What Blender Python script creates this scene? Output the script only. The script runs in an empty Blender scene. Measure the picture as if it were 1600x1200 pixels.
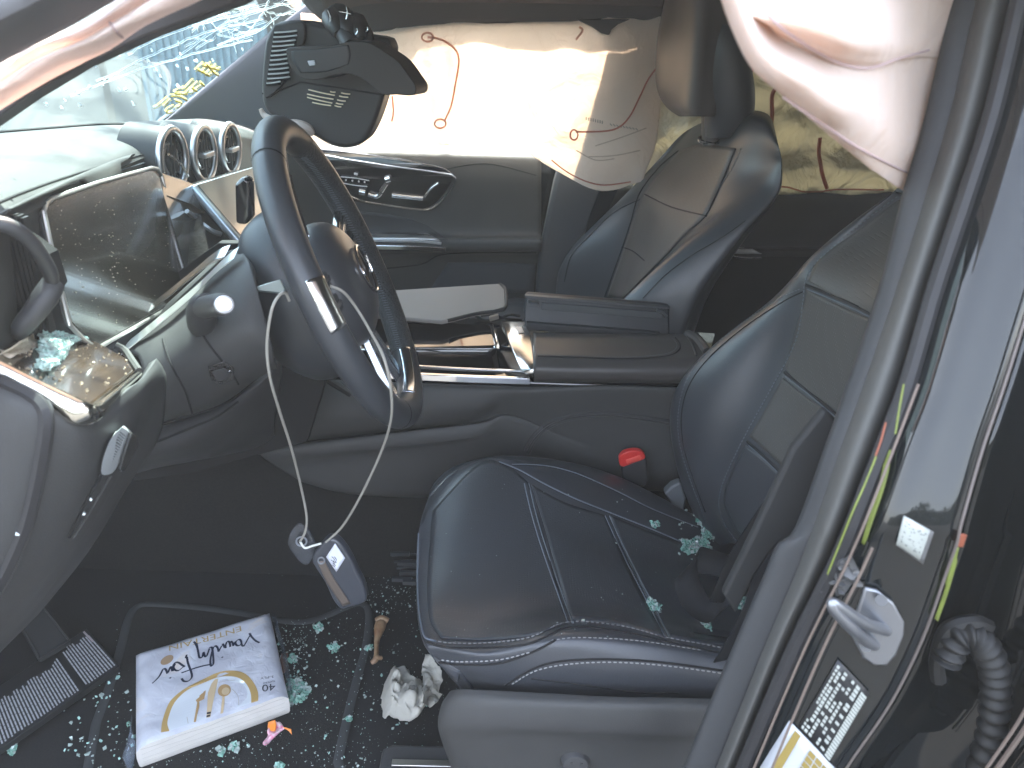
import bpy, bmesh, math, random
import numpy as np
from mathutils import Vector, Matrix, noise, kdtree
from mathutils.bvhtree import BVHTree
from mathutils.geometry import tessellate_polygon
random.seed(7); PI = math.pi
SC = bpy.context.scene; C = SC.collection
V = Vector
# ------------------------------------------------------------------ camera, sky, sun, exposure
CAM = V((0, -0.9, 1.1)); PITCH = math.radians(25); ROLL = math.radians(1.8); FPX = 1186.0
_F = V((0, math.cos(PITCH), -math.sin(PITCH))); _R0 = V((1, 0, 0)); _U0 = V((0, math.sin(PITCH), math.cos(PITCH)))
_R = _R0 * math.cos(ROLL) + _U0 * math.sin(ROLL); _U = _U0 * math.cos(ROLL) - _R0 * math.sin(ROLL)
cd = bpy.data.cameras.new('camera'); cam = bpy.data.objects.new('camera', cd); C.objects.link(cam)
cam.matrix_world = Matrix(((_R.x, _U.x, -_F.x, CAM.x), (_R.y, _U.y, -_F.y, CAM.y), (_R.z, _U.z, -_F.z, CAM.z), (0, 0, 0, 1)))
cd.sensor_width = 36; cd.lens = 36 * FPX / 1600; cd.clip_start = 0.02; cd.clip_end = 600
SC.camera = cam
cd.dof.use_dof = True; cd.dof.focus_distance = 1.15; cd.dof.aperture_fstop = 9.0
SUN_DIR = V((-0.06, 0.56, 0.83)).normalized()
w = bpy.data.worlds.new('World'); SC.world = w; w.use_nodes = True
nt = w.node_tree; bg = nt.nodes['Background']; sky = nt.nodes.new('ShaderNodeTexSky'); sky.sky_type = 'NISHITA'
sky.sun_disc = False; sky.sun_elevation = math.asin(SUN_DIR.z); sky.sun_rotation = math.atan2(SUN_DIR.x, SUN_DIR.y)
hs = nt.nodes.new('ShaderNodeHueSaturation'); hs.inputs['Saturation'].default_value = 0.68; nt.links.new(sky.outputs[0], hs.inputs['Color']); nt.links.new(hs.outputs[0], bg.inputs[0]); bg.inputs[1].default_value = 0.15
sd = bpy.data.lights.new('sun', 'SUN'); sd.energy = 5; sd.angle = math.radians(0.5); sd.color = (1, 0.93, 0.84)
sun = bpy.data.objects.new('sun', sd); C.objects.link(sun); sun.rotation_euler = SUN_DIR.to_track_quat('Z', 'Y').to_euler()
sun.location = (-3, 4, 8)
SC.view_settings.view_transform = 'Standard'; SC.view_settings.look = 'None'; SC.view_settings.exposure = 3.5
SC.view_settings.gamma = 1; SC.render.engine = 'CYCLES'
SC.cycles.max_bounces = 10; SC.cycles.diffuse_bounces = 5; SC.cycles.transparent_max_bounces = 16
SC.cycles.use_denoising = True; SC.cycles.sample_clamp_indirect = 8

# ------------------------------------------------------------------ placing helpers: a sight line met with a plane of the car
def ray(px, py):
    return (_F + _R * ((px - 800) / FPX) + _U * ((600 - py) / FPX))
def Y(px, py, y): d = ray(px, py); return CAM + d * ((y - CAM.y) / d.y)
def Z(px, py, z): d = ray(px, py); return CAM + d * ((z - CAM.z) / d.z)
def X(px, py, x): d = ray(px, py); return CAM + d * ((x - CAM.x) / d.x)
def YL(y, *pp): return [Y(a, b, y) for a, b in pp]
def ZL(z, *pp): return [Z(a, b, z) for a, b in pp]
def PL(p0, n, *pp):
    n = V(n); o = []
    for a, b in pp:
        d = ray(a, b); o.append(CAM + d * ((V(p0) - CAM).dot(n) / d.dot(n)))
    return o

# ------------------------------------------------------------------ materials
MATS = {}
def mat(name, col=(0.5, 0.5, 0.5), rough=0.5, metal=0.0, bump=None, var=None, coat=0, spec=0.5, trans=0, dots=None, sheen=0):
    """bump=(scale, strength, distance)  var=(scale, amount, colour2)  dots=(scale, depth) perforation"""
    if name in MATS: return MATS[name]
    m = bpy.data.materials.new(name); m.use_nodes = True; t = m.node_tree; b = t.nodes['Principled BSDF']; L = t.links.new
    b.inputs['Base Color'].default_value = (*col, 1); b.inputs['Roughness'].default_value = rough; b.inputs['Metallic'].default_value = metal
    b.inputs['Coat Weight'].default_value = coat; b.inputs['Coat Roughness'].default_value = 0.05
    b.inputs['Specular IOR Level'].default_value = spec
    b.inputs['Transmission Weight'].default_value = trans
    b.inputs['Sheen Weight'].default_value = sheen
    geo = t.nodes.new('ShaderNodeNewGeometry')
    if var:
        n = t.nodes.new('ShaderNodeTexNoise'); n.inputs['Scale'].default_value = var[0]; n.inputs['Detail'].default_value = 5; L(geo.outputs['Position'], n.inputs['Vector'])
        cr = t.nodes.new('ShaderNodeMapRange'); cr.inputs[1].default_value = 0.5 - 0.22; cr.inputs[2].default_value = 0.5 + 0.22; cr.inputs[3].default_value = 0; cr.inputs[4].default_value = var[1]
        L(n.outputs[0], cr.inputs[0]); mx = t.nodes.new('ShaderNodeMix'); mx.data_type = 'RGBA'; mx.inputs[6].default_value = (*col, 1); mx.inputs[7].default_value = (*var[2], 1)
        L(cr.outputs[0], mx.inputs[0]); L(mx.outputs[2], b.inputs['Base Color'])
    prev = None
    if bump:
        n = t.nodes.new('ShaderNodeTexNoise'); n.inputs['Scale'].default_value = bump[0]; n.inputs['Detail'].default_value = 3; L(geo.outputs['Position'], n.inputs['Vector'])
        bp = t.nodes.new('ShaderNodeBump'); bp.inputs['Strength'].default_value = bump[1]; bp.inputs['Distance'].default_value = bump[2]
        L(n.outputs[0], bp.inputs['Height']); L(bp.outputs[0], b.inputs['Normal']); prev = bp
        # slightly uneven gloss
        n2 = t.nodes.new('ShaderNodeTexNoise'); n2.inputs['Scale'].default_value = 9; n2.inputs['Detail'].default_value = 6; L(geo.outputs['Position'], n2.inputs['Vector'])
        mr = t.nodes.new('ShaderNodeMapRange'); mr.inputs[3].default_value = max(0, rough - 0.13); mr.inputs[4].default_value = min(1, rough + 0.16)
        L(n2.outputs[0], mr.inputs[0]); L(mr.outputs[0], b.inputs['Roughness'])
    if dots:
        v = t.nodes.new('ShaderNodeTexVoronoi'); v.inputs['Scale'].default_value = dots[0]; v.inputs['Randomness'].default_value = 0; L(geo.outputs['Position'], v.inputs['Vector'])
        mr = t.nodes.new('ShaderNodeMapRange'); mr.inputs[1].default_value = 0.12; mr.inputs[2].default_value = 0.3; L(v.outputs['Distance'], mr.inputs[0])
        bp = t.nodes.new('ShaderNodeBump'); bp.inputs['Strength'].default_value = dots[1]; bp.inputs['Distance'].default_value = 0.0012
        L(mr.outputs[0], bp.inputs['Height'])
        if prev: L(prev.outputs[0], bp.inputs['Normal'])
        L(bp.outputs[0], b.inputs['Normal'])
    MATS[name] = m; return m

def thin_glass(name, tint=(0.9, 0.97, 0.95), refl=0.08, rough=0.0, dust=0.0, dustcol=(0.8, 0.8, 0.8)):
    if name in MATS: return MATS[name]
    m = bpy.data.materials.new(name); m.use_nodes = True; t = m.node_tree; t.nodes.clear(); L = t.links.new
    out = t.nodes.new('ShaderNodeOutputMaterial'); tr = t.nodes.new('ShaderNodeBsdfTransparent'); tr.inputs[0].default_value = (*tint, 1)
    gl = t.nodes.new('ShaderNodeBsdfGlossy'); gl.inputs['Roughness'].default_value = rough
    lw = t.nodes.new('ShaderNodeLayerWeight'); lw.inputs[0].default_value = 0.15
    mr = t.nodes.new('ShaderNodeMapRange'); mr.inputs[3].default_value = refl * 0.5; mr.inputs[4].default_value = 0.6; L(lw.outputs['Fresnel'], mr.inputs[0])
    mx = t.nodes.new('ShaderNodeMixShader'); L(mr.outputs[0], mx.inputs[0]); L(tr.outputs[0], mx.inputs[1]); L(gl.outputs[0], mx.inputs[2])
    res = mx
    if dust:
        df = t.nodes.new('ShaderNodeBsdfDiffuse'); df.inputs[0].default_value = (*dustcol, 1)
        geo = t.nodes.new('ShaderNodeNewGeometry'); n = t.nodes.new('ShaderNodeTexNoise'); n.inputs['Scale'].default_value = 60; n.inputs['Detail'].default_value = 8
        L(geo.outputs['Position'], n.inputs['Vector']); m2 = t.nodes.new('ShaderNodeMapRange'); m2.inputs[1].default_value = 0.4; m2.inputs[2].default_value = 0.75
        m2.inputs[3].default_value = dust * 0.3; m2.inputs[4].default_value = dust; L(n.outputs[0], m2.inputs[0])
        x2 = t.nodes.new('ShaderNodeMixShader'); L(m2.outputs[0], x2.inputs[0]); L(mx.outputs[0], x2.inputs[1]); L(df.outputs[0], x2.inputs[2]); res = x2
    L(res.outputs[0], out.inputs[0]); MATS[name] = m; return m

def fabric(name, col, trans=0.45, tcol=None, bscale=900, wr=(18, 0.6, 0.01)):
    if name in MATS: return MATS[name]
    m = bpy.data.materials.new(name); m.use_nodes = True; t = m.node_tree; t.nodes.clear(); L = t.links.new
    out = t.nodes.new('ShaderNodeOutputMaterial'); d = t.nodes.new('ShaderNodeBsdfDiffuse'); d.inputs[0].default_value = (*col, 1)
    tl = t.nodes.new('ShaderNodeBsdfTranslucent'); tl.inputs[0].default_value = (*(tcol or col), 1)
    geo = t.nodes.new('ShaderNodeNewGeometry'); n = t.nodes.new('ShaderNodeTexNoise'); n.inputs['Scale'].default_value = wr[0]; n.inputs['Detail'].default_value = 4; n.inputs['Distortion'].default_value = 1.2
    L(geo.outputs['Position'], n.inputs['Vector']); bp = t.nodes.new('ShaderNodeBump'); bp.inputs['Strength'].default_value = wr[1]; bp.inputs['Distance'].default_value = wr[2]
    L(n.outputs[0], bp.inputs['Height']); L(bp.outputs[0], d.inputs['Normal']); L(bp.outputs[0], tl.inputs['Normal'])
    mx = t.nodes.new('ShaderNodeMixShader'); mx.inputs[0].default_value = trans; L(d.outputs[0], mx.inputs[1]); L(tl.outputs[0], mx.inputs[2]); L(mx.outputs[0], out.inputs[0])
    MATS[name] = m; return m

LEA = mat('black_leather', (0.042, 0.046, 0.054), 0.33, bump=(420, 0.22, 0.0012), var=(9, 0.5, (0.056, 0.058, 0.064)), spec=0.55)
LEP = mat('perforated_leather', (0.040, 0.044, 0.050), 0.36, bump=(420, 0.2, 0.001), dots=(260, 0.25), spec=0.42)
PLA = mat('dark_plastic', (0.040, 0.041, 0.044), 0.5, bump=(700, 0.22, 0.0008), var=(5, 0.5, (0.055, 0.054, 0.053)))
PLM = mat('mid_grey_plastic', (0.046, 0.047, 0.048), 0.55, bump=(700, 0.3, 0.0008), var=(6, 0.6, (0.066, 0.065, 0.063)), spec=.3)
SOFT = mat('soft_dash_skin', (0.055, 0.055, 0.053), 0.62, bump=(500, 0.3, 0.001), spec=0.25, var=(14, .5, (.04, .04, .038)))
GLS = mat('piano_black', (0.008, 0.008, 0.01), 0.06, coat=1, spec=0.6)
GLD = mat('dusty_gloss_black', (0.012, 0.012, 0.013), 0.12, coat=0.7, bump=(300, 0.08, 0.0004), var=(700, 0.55, (0.16, 0.15, 0.14)))
CAR = mat('black_car_paint', (0.006, 0.008, 0.009), 0.05, coat=.6, spec=0.25)
CHR = mat('satin_chrome', (0.78, 0.78, 0.78), 0.22, 1)
CHB = mat('bright_chrome', (0.85, 0.85, 0.86), 0.08, 1)
ALU = mat('brushed_aluminium', (0.6, 0.6, 0.61), 0.38, 1, bump=(900, 0.1, 0.0003))
RUB = mat('black_rubber', (0.018, 0.018, 0.02), 0.6, bump=(600, 0.2, 0.0006))
BLK = mat('groove_black', (0.006, 0.006, 0.007), 0.9)
STI = mat('grey_stitching', (0.12, 0.14, 0.16), 0.8)
STW = mat('pale_stitching', (0.25, 0.25, 0.25), 0.8)
CPT = mat('black_carpet', (0.026, 0.028, 0.030), 0.95, bump=(1400, 0.9, 0.003), var=(260, 0.7, (0.034, 0.034, 0.035)), spec=0.15)
CPM = mat('mat_carpet', (0.021, 0.022, 0.023), 0.95, bump=(900, 1.0, 0.003), var=(220, 0.8, (0.032, 0.031, 0.03)), spec=0.15)
HLN = mat('headliner_cloth', (0.11, 0.10, 0.097), 0.9, bump=(900, 0.4, 0.001), spec=0.2)
TRM = mat('pillar_trim', (0.072, 0.072, 0.068), 0.6, bump=(900, 0.3, 0.0006), spec=0.4)
SEAL = mat('weather_seal', (0.034, 0.036, 0.039), 0.65, bump=(500, 0.15, 0.0006))
AIR = fabric('airbag_cloth', (0.86, 0.81, 0.75), 0.5, (0.92, 0.78, 0.66))
AIRC = fabric('airbag_cloth_creased', (0.86, 0.82, 0.72), 0.5, (0.92, 0.84, 0.68), wr=(9, 1.0, 0.05))
REDS = fabric('red_seam_tape', (0.50, 0.24, 0.20), .5, (.75, .36, .28))
WHT = mat('white_print_stock', (0.75, 0.75, 0.74), 0.5)
INK = mat('black_ink', (0.02, 0.025, 0.04), 0.5)

# ------------------------------------------------------------------ object helpers
def tag(o, label=None, cat=None, group=None, kind=None):
    if label: o['label'] = label
    if cat: o['category'] = cat
    if group: o['group'] = group
    if kind: o['kind'] = kind
    return o
def thing(name, label, cat, loc=(0, 0, 0), group=None):
    o = bpy.data.objects.new(name, None); C.objects.link(o); o.location = loc; o.empty_display_size = 0.02
    return tag(o, label, cat, group)
def wloc(o):
    l = V(o.location); p = o.parent
    while p: l = l + V(p.location); p = p.parent
    return l
def mk(name, verts, faces, m, parent=None, smooth=True, sharp=40, thick=0, bevel=0, seg=2, off=-1, mats=None, fmat=None, subs=0):
    me = bpy.data.meshes.new(name); vs = [V(v) for v in verts]
    c = sum(vs, V()) / max(1, len(vs))
    me.from_pydata([tuple(v - c) for v in vs], [], faces); me.validate()
    me.materials.append(m)
    for e in (mats or []): me.materials.append(e)
    if fmat:
        for i, k in enumerate(fmat): me.polygons[i].material_index = k
    bm = bmesh.new(); bm.from_mesh(me); bmesh.ops.recalc_face_normals(bm, faces=bm.faces) if not thick else None; bm.to_mesh(me); bm.free()
    if thick and off == -1:      # sheets thicken away from the visible side
        q = sum((p.normal.dot(CAM - c - p.center) * p.area for p in me.polygons))
        if q < 0: me.flip_normals()
    if smooth:
        for p in me.polygons: p.use_smooth = True
        if sharp < 180: me.set_sharp_from_angle(angle=math.radians(sharp))
    o = bpy.data.objects.new(name, me); C.objects.link(o)
    o.location = c
    if parent: o.parent = parent; o.location = c - wloc(parent)
    if thick:
        s = o.modifiers.new('solid', 'SOLIDIFY'); s.thickness = thick; s.offset = off
    if bevel:
        b = o.modifiers.new('bevel', 'BEVEL'); b.width = bevel; b.segments = seg; b.limit_method = 'ANGLE'; b.angle_limit = math.radians(35); b.harden_normals = False
    if subs:
        s = o.modifiers.new('sub', 'SUBSURF'); s.levels = subs; s.render_levels = subs
    return o
def cr(p0, p1, p2, p3, t):
    return 0.5 * ((2 * p1) + (p2 - p0) * t + (2 * p0 - 5 * p1 + 4 * p2 - p3) * t * t + (3 * p1 - p0 - 3 * p2 + p3) * t ** 3)
def spline(pts, n=8, closed=False):
    pts = [V(p) for p in pts]; k = len(pts); out = []
    segs = k if closed else k - 1
    for i in range(segs):
        g = (lambda j: pts[j % k]) if closed else (lambda j: pts[max(0, min(k - 1, j))])
        for s in range(n): out.append(cr(g(i - 1), g(i), g(i + 1), g(i + 2), s / n))
    if not closed: out.append(pts[-1])
    return out
def spl2(pts, n=8, closed=False):
    return [(q.x, q.y) for q in spline([(a, b, 0) for a, b in pts], n, closed)]
def gridpts(rows, nu, nv, cu=False, cv=False):
    """rows: list of rows of vectors; u along a row, v across rows"""
    rr = [spline(r, nu, cu) for r in rows]; cols = list(zip(*rr)); cc = [spline(c, nv, cv) for c in cols]
    return [list(r) for r in zip(*cc)]
def grid(name, rows, m, parent=None, nu=6, nv=6, cu=False, cv=False, thick=0, caps=False, disp=None, off=-1, flip=False, **k):
    G = gridpts(rows, nu, nv, cu, cv); R = len(G); K = len(G[0])
    vs = [p for r in G for p in r]
    if disp: vs = [disp(p) for p in vs]
    fs = []
    for i in range(R if cv else R - 1):
        for j in range(K if cu else K - 1):
            a = i * K + j; b = i * K + (j + 1) % K; c = ((i + 1) % R) * K + (j + 1) % K; d = ((i + 1) % R) * K + j
            fs.append((a, b, c, d) if not flip else (d, c, b, a))
    if caps:
        for i in (0, R - 1):
            idx = [i * K + j for j in range(K)]; c = len(vs); vs.append(sum((vs[q] for q in idx), V()) / K)
            for j in range(K): fs.append((idx[j], idx[(j + 1) % K], c))
    return mk(name, vs, fs, m, parent, thick=thick, off=off, **k)
def tubemesh(pts, r, ns=8, closed=False, flat=1.0, up=None):
    pts = [V(p) for p in pts]; n = len(pts); vs = []; fs = []; prev = None
    for i, p in enumerate(pts):
        if closed: t = pts[(i + 1) % n] - pts[i - 1]
        else: t = pts[min(n - 1, i + 1)] - pts[max(0, i - 1)]
        t = t.normalized() if t.length > 1e-9 else V((0, 0, 1))
        if up is not None: a = V(up) - t * t.dot(V(up))
        elif prev is None: a = V((0, 0, 1)) - t * t.z if abs(t.z) < 0.9 else V((0, 1, 0)) - t * t.y
        else: a = prev - t * t.dot(prev)
        a.normalize(); prev = a; b = t.cross(a); rr = r[i] if isinstance(r, (list, tuple)) else r
        for s in range(ns):
            q = 2 * PI * s / ns; vs.append(p + a * math.cos(q) * rr * flat + b * math.sin(q) * rr)
    for i in range(n if closed else n - 1):
        for s in range(ns):
            j = (i + 1) % n; fs.append((i * ns + s, i * ns + (s + 1) % ns, j * ns + (s + 1) % ns, j * ns + s))
    if not closed: fs.append(tuple(range(ns))); fs.append(tuple((n - 1) * ns + s for s in reversed(range(ns))))
    return vs, fs
def tube(name, pts, r, m, parent=None, n=8, ns=8, closed=False, flat=1.0, up=None, sm=True):
    if sm:
        pts = spline(pts, n, closed)
        if isinstance(r, (list, tuple)):
            r = [q.x for q in spline([(x, 0, 0) for x in r], n, closed)]
    vs, fs = tubemesh(pts, r, ns, closed, flat, up); return mk(name, vs, fs, m, parent)
class MB:
    def __init__(s): s.v = []; s.f = []; s.m = []
    def add(s, vs, fs, mi=0):
        o = len(s.v); s.v += [V(q) for q in vs]; s.f += [tuple(o + i for i in f) for f in fs]; s.m += [mi] * len(fs)
    def box(s, c, ex, ey, ez, mi=0):
        c, ex, ey, ez = V(c), V(ex), V(ey), V(ez)
        vs = [c + ex * a + ey * b + ez * d for a in (-1, 1) for b in (-1, 1) for d in (-1, 1)]
        s.add(vs, [(0, 1, 3, 2), (4, 6, 7, 5), (0, 4, 5, 1), (2, 3, 7, 6), (0, 2, 6, 4), (1, 5, 7, 3)], mi)
    def tube(s, pts, r, ns=6, mi=0, closed=False, flat=1.0, up=None): s.add(*tubemesh(pts, r, ns, closed, flat, up), mi)
    def chip(s, c, r, mi=0):
        k = random.random() * 6.3; q = Matrix.Rotation(random.random() * 6.3, 3, V((random.random() - .5, random.random() - .5, random.random() - .5)).normalized())
        vs = [V(c) + q @ V((r * (0.6 + random.random() * .7) * a, r * (0.6 + random.random() * .7) * b, r * (.3 + random.random() * .5) * d)) for a in (-1, 1) for b in (-1, 1) for d in (-1, 1)]
        s.add(vs, [(0, 1, 3, 2), (4, 6, 7, 5), (0, 4, 5, 1), (2, 3, 7, 6), (0, 2, 6, 4), (1, 5, 7, 3)], mi)
    def build(s, name, m, parent=None, **k):
        return mk(name, s.v, s.f, m, parent, fmat=s.m if k.get('mats') else None, **k)
def prism(name, pts, vec, m, parent=None, bevel=0.002, seg=3, **k):
    """solid: polygon pts swept by vec"""
    pts = [V(p) for p in pts]; n = len(pts); vec = V(vec); vs = pts + [p + vec for p in pts]
    fs = [tuple(range(n)), tuple(n + i for i in reversed(range(n)))] + [(i, n + i, n + (i + 1) % n, (i + 1) % n) for i in range(n)]
    return mk(name, vs, fs, m, parent, bevel=bevel, seg=seg, sharp=30, **k)
def bar(name, path, a, b, m, parent=None, bevel=0.001, closed=False, n=6, sm=True):
    """rectangular section +-a +-b swept along path"""
    p = spline(path, n, closed) if sm else [V(q) for q in path]; a, b = V(a), V(b); vs = []; fs = []; K = len(p)
    for q in p: vs += [q - a - b, q + a - b, q + a + b, q - a + b]
    for i in range(K if closed else K - 1):
        j = (i + 1) % K
        for s in range(4): fs.append((i * 4 + s, i * 4 + (s + 1) % 4, j * 4 + (s + 1) % 4, j * 4 + s))
    if not closed: fs.append((0, 1, 2, 3)); fs.append((K * 4 - 1, K * 4 - 2, K * 4 - 3, K * 4 - 4))
    return mk(name, vs, fs, m, parent, bevel=bevel, sharp=35)
def bvh(*objs):
    vs = []; fs = []
    for o in objs:
        l = wloc(o); k = len(vs); vs += [v.co + l for v in o.data.vertices]; fs += [tuple(k + i for i in p.vertices) for p in o.data.polygons]
    return BVHTree.FromPolygons([tuple(v) for v in vs], fs)
def hit(tree, px, py, off=0.001):
    d = ray(px, py).normalized(); loc, nrm, i, dist = tree.ray_cast(CAM, d)
    if loc is None: return None
    if nrm.dot(d) > 0: nrm = -nrm
    return loc + nrm * off
def hits(tree, pts, off=0.001):
    out = []
    for a, b in pts:
        h = hit(tree, a, b, off)
        if h is not None: out.append(h)
    return out
def clean(pts):
    """drop points that jump (a sight line that slipped past an edge)"""
    if len(pts) < 3: return pts
    out = [pts[0]]
    for q in pts[1:]:
        if (q - out[-1]).length < 0.09: out.append(q)
    return out
def seam(name, tree, pts, r, m, parent, n=10, ns=6, off=0.0006, dash=0, smooth=True):
    pp = spl2(pts, n) if smooth else pts; h = clean(hits(tree, pp, off))
    if len(h) < 2: return None
    if not dash:
        vs, fs = tubemesh(h, r, ns); return mk(name, vs, fs, m, parent)
    b = MB(); L = [0]
    for i in range(1, len(h)): L.append(L[-1] + (h[i] - h[i - 1]).length)
    s = 0
    def at(x):
        for i in range(1, len(h)):
            if L[i] >= x: t = (x - L[i - 1]) / max(1e-9, L[i] - L[i - 1]); return h[i - 1].lerp(h[i], t)
        return h[-1]
    while s + dash * .62 < L[-1]:
        p, q = at(s), at(s + dash * .62)
        if (q - p).length < dash: b.tube([p, (p + q) / 2, q], [r * .7, r, r * .7], 5)
        s += dash
    return b.build(name, m, parent) if b.v else None
def patch(name, tree, rows, m, parent, n=8, off=0.0015, thick=0.0015, mats=None, **k):
    """a thin sheet laid on a surface: rows of pixel points"""
    G = gridpts([[V((a, b, 0)) for a, b in r] for r in rows], n, n); H = []
    for r in G:
        row = []
        for q in r:
            h = hit(tree, q.x, q.y, off)
            row.append(h if h is not None else (row[-1] if row else None))
        H.append(row)
    R, K = len(H), len(H[0]); vs = [p if p is not None else V() for r in H for p in r]
    fs = [(i * K + j, i * K + j + 1, (i + 1) * K + j + 1, (i + 1) * K + j) for i in range(R - 1) for j in range(K - 1)]
    fs = [f for f in fs if max((vs[f[a]] - vs[f[b]]).length for a in range(4) for b in range(a)) < 0.06]
    return mk(name, vs, fs, m, parent, thick=thick, off=0, **k)
def dups(o, parent, label=None, group=None):
    c = o.copy(); C.objects.link(c); c.parent = parent
    if label: c['label'] = label
    for ch in [x for x in bpy.data.objects if x.parent == o]: dups(ch, c)
    return c

# ================================================================== outside: ground, building, pole, tree
GZ = -0.45
ASP = mat('asphalt', (0.034, 0.035, 0.034), 0.9, bump=(120, 0.5, 0.004), var=(1.3, 0.6, (0.046, 0.046, 0.045)))
o = mk('ground', [(-70, -70, GZ), (70, -70, GZ), (70, 70, GZ), (-70, 70, GZ)], [(0, 1, 2, 3)], ASP, smooth=False); tag(o, kind='structure')
BLW = mat('pale_blue_cladding', (0.52, 0.68, 0.78), 0.6, var=(0.6, 0.4, (0.6, 0.72, 0.8)))
b = MB()
bl = thing('warehouse', 'long pale blue clad warehouse seen through the cracked windshield', 'building', (-22, 20, GZ))
def lot(x, y): return V((x, y, 0))
pa, pb = V((-46, 16, GZ)), V((-4, 40, GZ)); dv = (pb - pa); L_ = dv.length; dv.normalize(); nv = V((-dv.y, dv.x, 0))
b.add([pa, pb, pb + V((0, 0, 5)), pa + V((0, 0, 5)), pa + nv * 9, pb + nv * 9, pb + nv * 9 + V((0, 0, 5)), pa + nv * 9 + V((0, 0, 5))], [(0, 1, 2, 3), (4, 7, 6, 5), (0, 4, 5, 1), (1, 5, 6, 2), (3, 2, 6, 7), (0, 3, 7, 4)])
b.build('wall', BLW, bl, smooth=False)
b = MB()
for i in range(100): b.box(pa + dv * (L_ * (i + .5) / 100) - nv * 0.03 + V((0, 0, 2.5)), dv * 0.07, nv * 0.03, (0, 0, 2.5))
tag(b.build('cladding_rib', BLW, bl, smooth=False), kind='stuff')
b = MB(); b.box(pa.lerp(pb, .5) + nv * 4.5 + V((0, 0, 5.12)), dv * (L_ / 2 + .3), nv * 4.8, (0, 0, .12)); b.build('roof', mat('roof_sheet', (0.5, 0.52, 0.54), 0.5), bl, smooth=False)
for k in range(4):
    b = MB(); b.box(pa.lerp(pb, .15 + .22 * k) - nv * 0.07 + V((0, 0, 1.7)), dv * 1.6, nv * 0.05, (0, 0, 1.7)); b.build('roller_door', mat('roller_door', (0.66, 0.68, 0.68), 0.5, bump=(3, .2, .01)), bl, smooth=False)
POL = mat('weathered_wood', (0.16, 0.12, 0.09), 0.85, bump=(30, 0.5, 0.01))
for px_, lab in ((278, 'thin dark utility pole seen through the windshield, nearer the yellow writing'), (163, 'thin dark utility pole seen through the windshield, farther from the yellow writing')):
    g0 = Y(px_, 120, 11.5); g0.z = GZ; pt = thing('utility_pole', lab, 'pole', tuple(g0), 'utility poles across the lot')
    tube('mast', [g0, g0 + V((0, 0, 3)), g0 + V((0, 0, 7))], [0.055, 0.05, 0.045], POL, pt)
    bar('crossarm', [g0 + V((-.7, -.3, 6.3)), g0 + V((.7, .3, 6.3))], (0, 0.04, 0), (0, 0, .05), POL, pt, bevel=0, sm=False)
# the bare tree between the sun and the car: its twigs shade the dashboard
BRK = mat('bark', (0.14, 0.11, 0.09), 0.9, bump=(25, .6, .02))
tr = thing('bare_tree', 'leafless tree whose twigs cast shadows on the sunlit dashboard', 'tree', (-1.12, 2.9, GZ))
tb = MB(); br = MB()
def limb(p, d, r, L, lev):
    n = 4; pts = [V(p)]; rr = [r]
    for i in range(n):
        d = (d + V((random.uniform(-.22, .22), random.uniform(-.22, .22), random.uniform(-.1, .2)))).normalized(); pts.append(pts[-1] + d * (L / n)); rr.append(r * (1 - .5 * (i + 1) / n))
    (tb if lev == 0 else br).tube(spline(pts, 2), [q.x for q in spline([(x, 0, 0) for x in rr], 2)], 6 if lev < 2 else 4)
    if lev < 4:
        for k in range(4 if lev < 2 else 3):
            i = random.randint(1 if lev else 2, n); dd = (d + V((random.uniform(-1, 1), random.uniform(-1, 1), random.uniform(-.2, .6))) * .9).normalized()
            limb(pts[i], dd, rr[i] * .62, L * .66, lev + 1)
random.seed(11); limb(V((-1.12, 2.9, GZ)), V((.08, -.12, 1)).normalized(), 0.085, 2.9, 0)
tb.build('trunk', BRK, tr); tag(br.build('branches', BRK, tr), kind='stuff')
# a leafy tree mass at the right of the warehouse
LEF = mat('leaves', (0.07, 0.14, 0.045), 0.7, var=(1.5, 0.8, (0.12, 0.19, 0.06)))
def leafy(name, loc, h, r, label, grp=None, n=5200):
    t = thing(name, label, 'tree', loc, grp); p = V(loc)
    tube('trunk', [p, p + V((.1, 0, h * .3)), p + V((0, .1, h * .62))], [.22, .16, .08], BRK, t)
    b = MB(); cl = [(p + V((random.gauss(0, r * .55), random.gauss(0, r * .55), h * .62 + random.gauss(0, h * .17))), r * random.uniform(.25, .5)) for _ in range(22)]
    for i in range(n):
        c, q = random.choice(cl); d = V((random.gauss(0, 1), random.gauss(0, 1), random.gauss(0, 1))).normalized() * q * random.uniform(.6, 1.05)
        a = V((random.gauss(0, 1), random.gauss(0, 1), random.gauss(0, 1))).normalized() * .13; e = a.cross(V((random.random(), random.random(), random.random()))).normalized() * .08
        b.add([c + d - a, c + d + e, c + d + a, c + d - e], [(0, 1, 2, 3)])
    tag(b.build('crown', LEF, t, smooth=False), kind='stuff')
ct0, ct1 = Y(222, 120, 8.0), Y(470, 120, 8.0); ct0.z = ct1.z = GZ
cn_ = thing('storage_container', 'low pale blue container standing in the lot beyond the yellow windshield writing', 'container', tuple((ct0 + ct1) / 2))
CTM = mat('container_blue', (.26, .42, .52), .5, var=(2, .5, (.32, .47, .56)))
ex_ = (ct1 - ct0) / 2; b = MB(); b.box((ct0 + ct1) / 2 + V((0, 1.2, .78)), ex_, (0, 1.2, 0), (0, 0, .78)); b.build('box', CTM, cn_, smooth=False)
b = MB()
for k in range(22): b.box(ct0.lerp(ct1, (k + .5) / 22) + V((0, -.02, .78)), ex_ / 50, (0, .02, 0), (0, 0, .74))
tag(b.build('rib', CTM, cn_, smooth=False), kind='stuff')
b = MB(); b.box((ct0 + ct1) / 2 + V((0, 1.2, 1.6)), ex_ * 1.01, (0, 1.22, 0), (0, 0, .04)); b.build('roof', mat('roof_sheet'), cn_, smooth=False)
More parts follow.
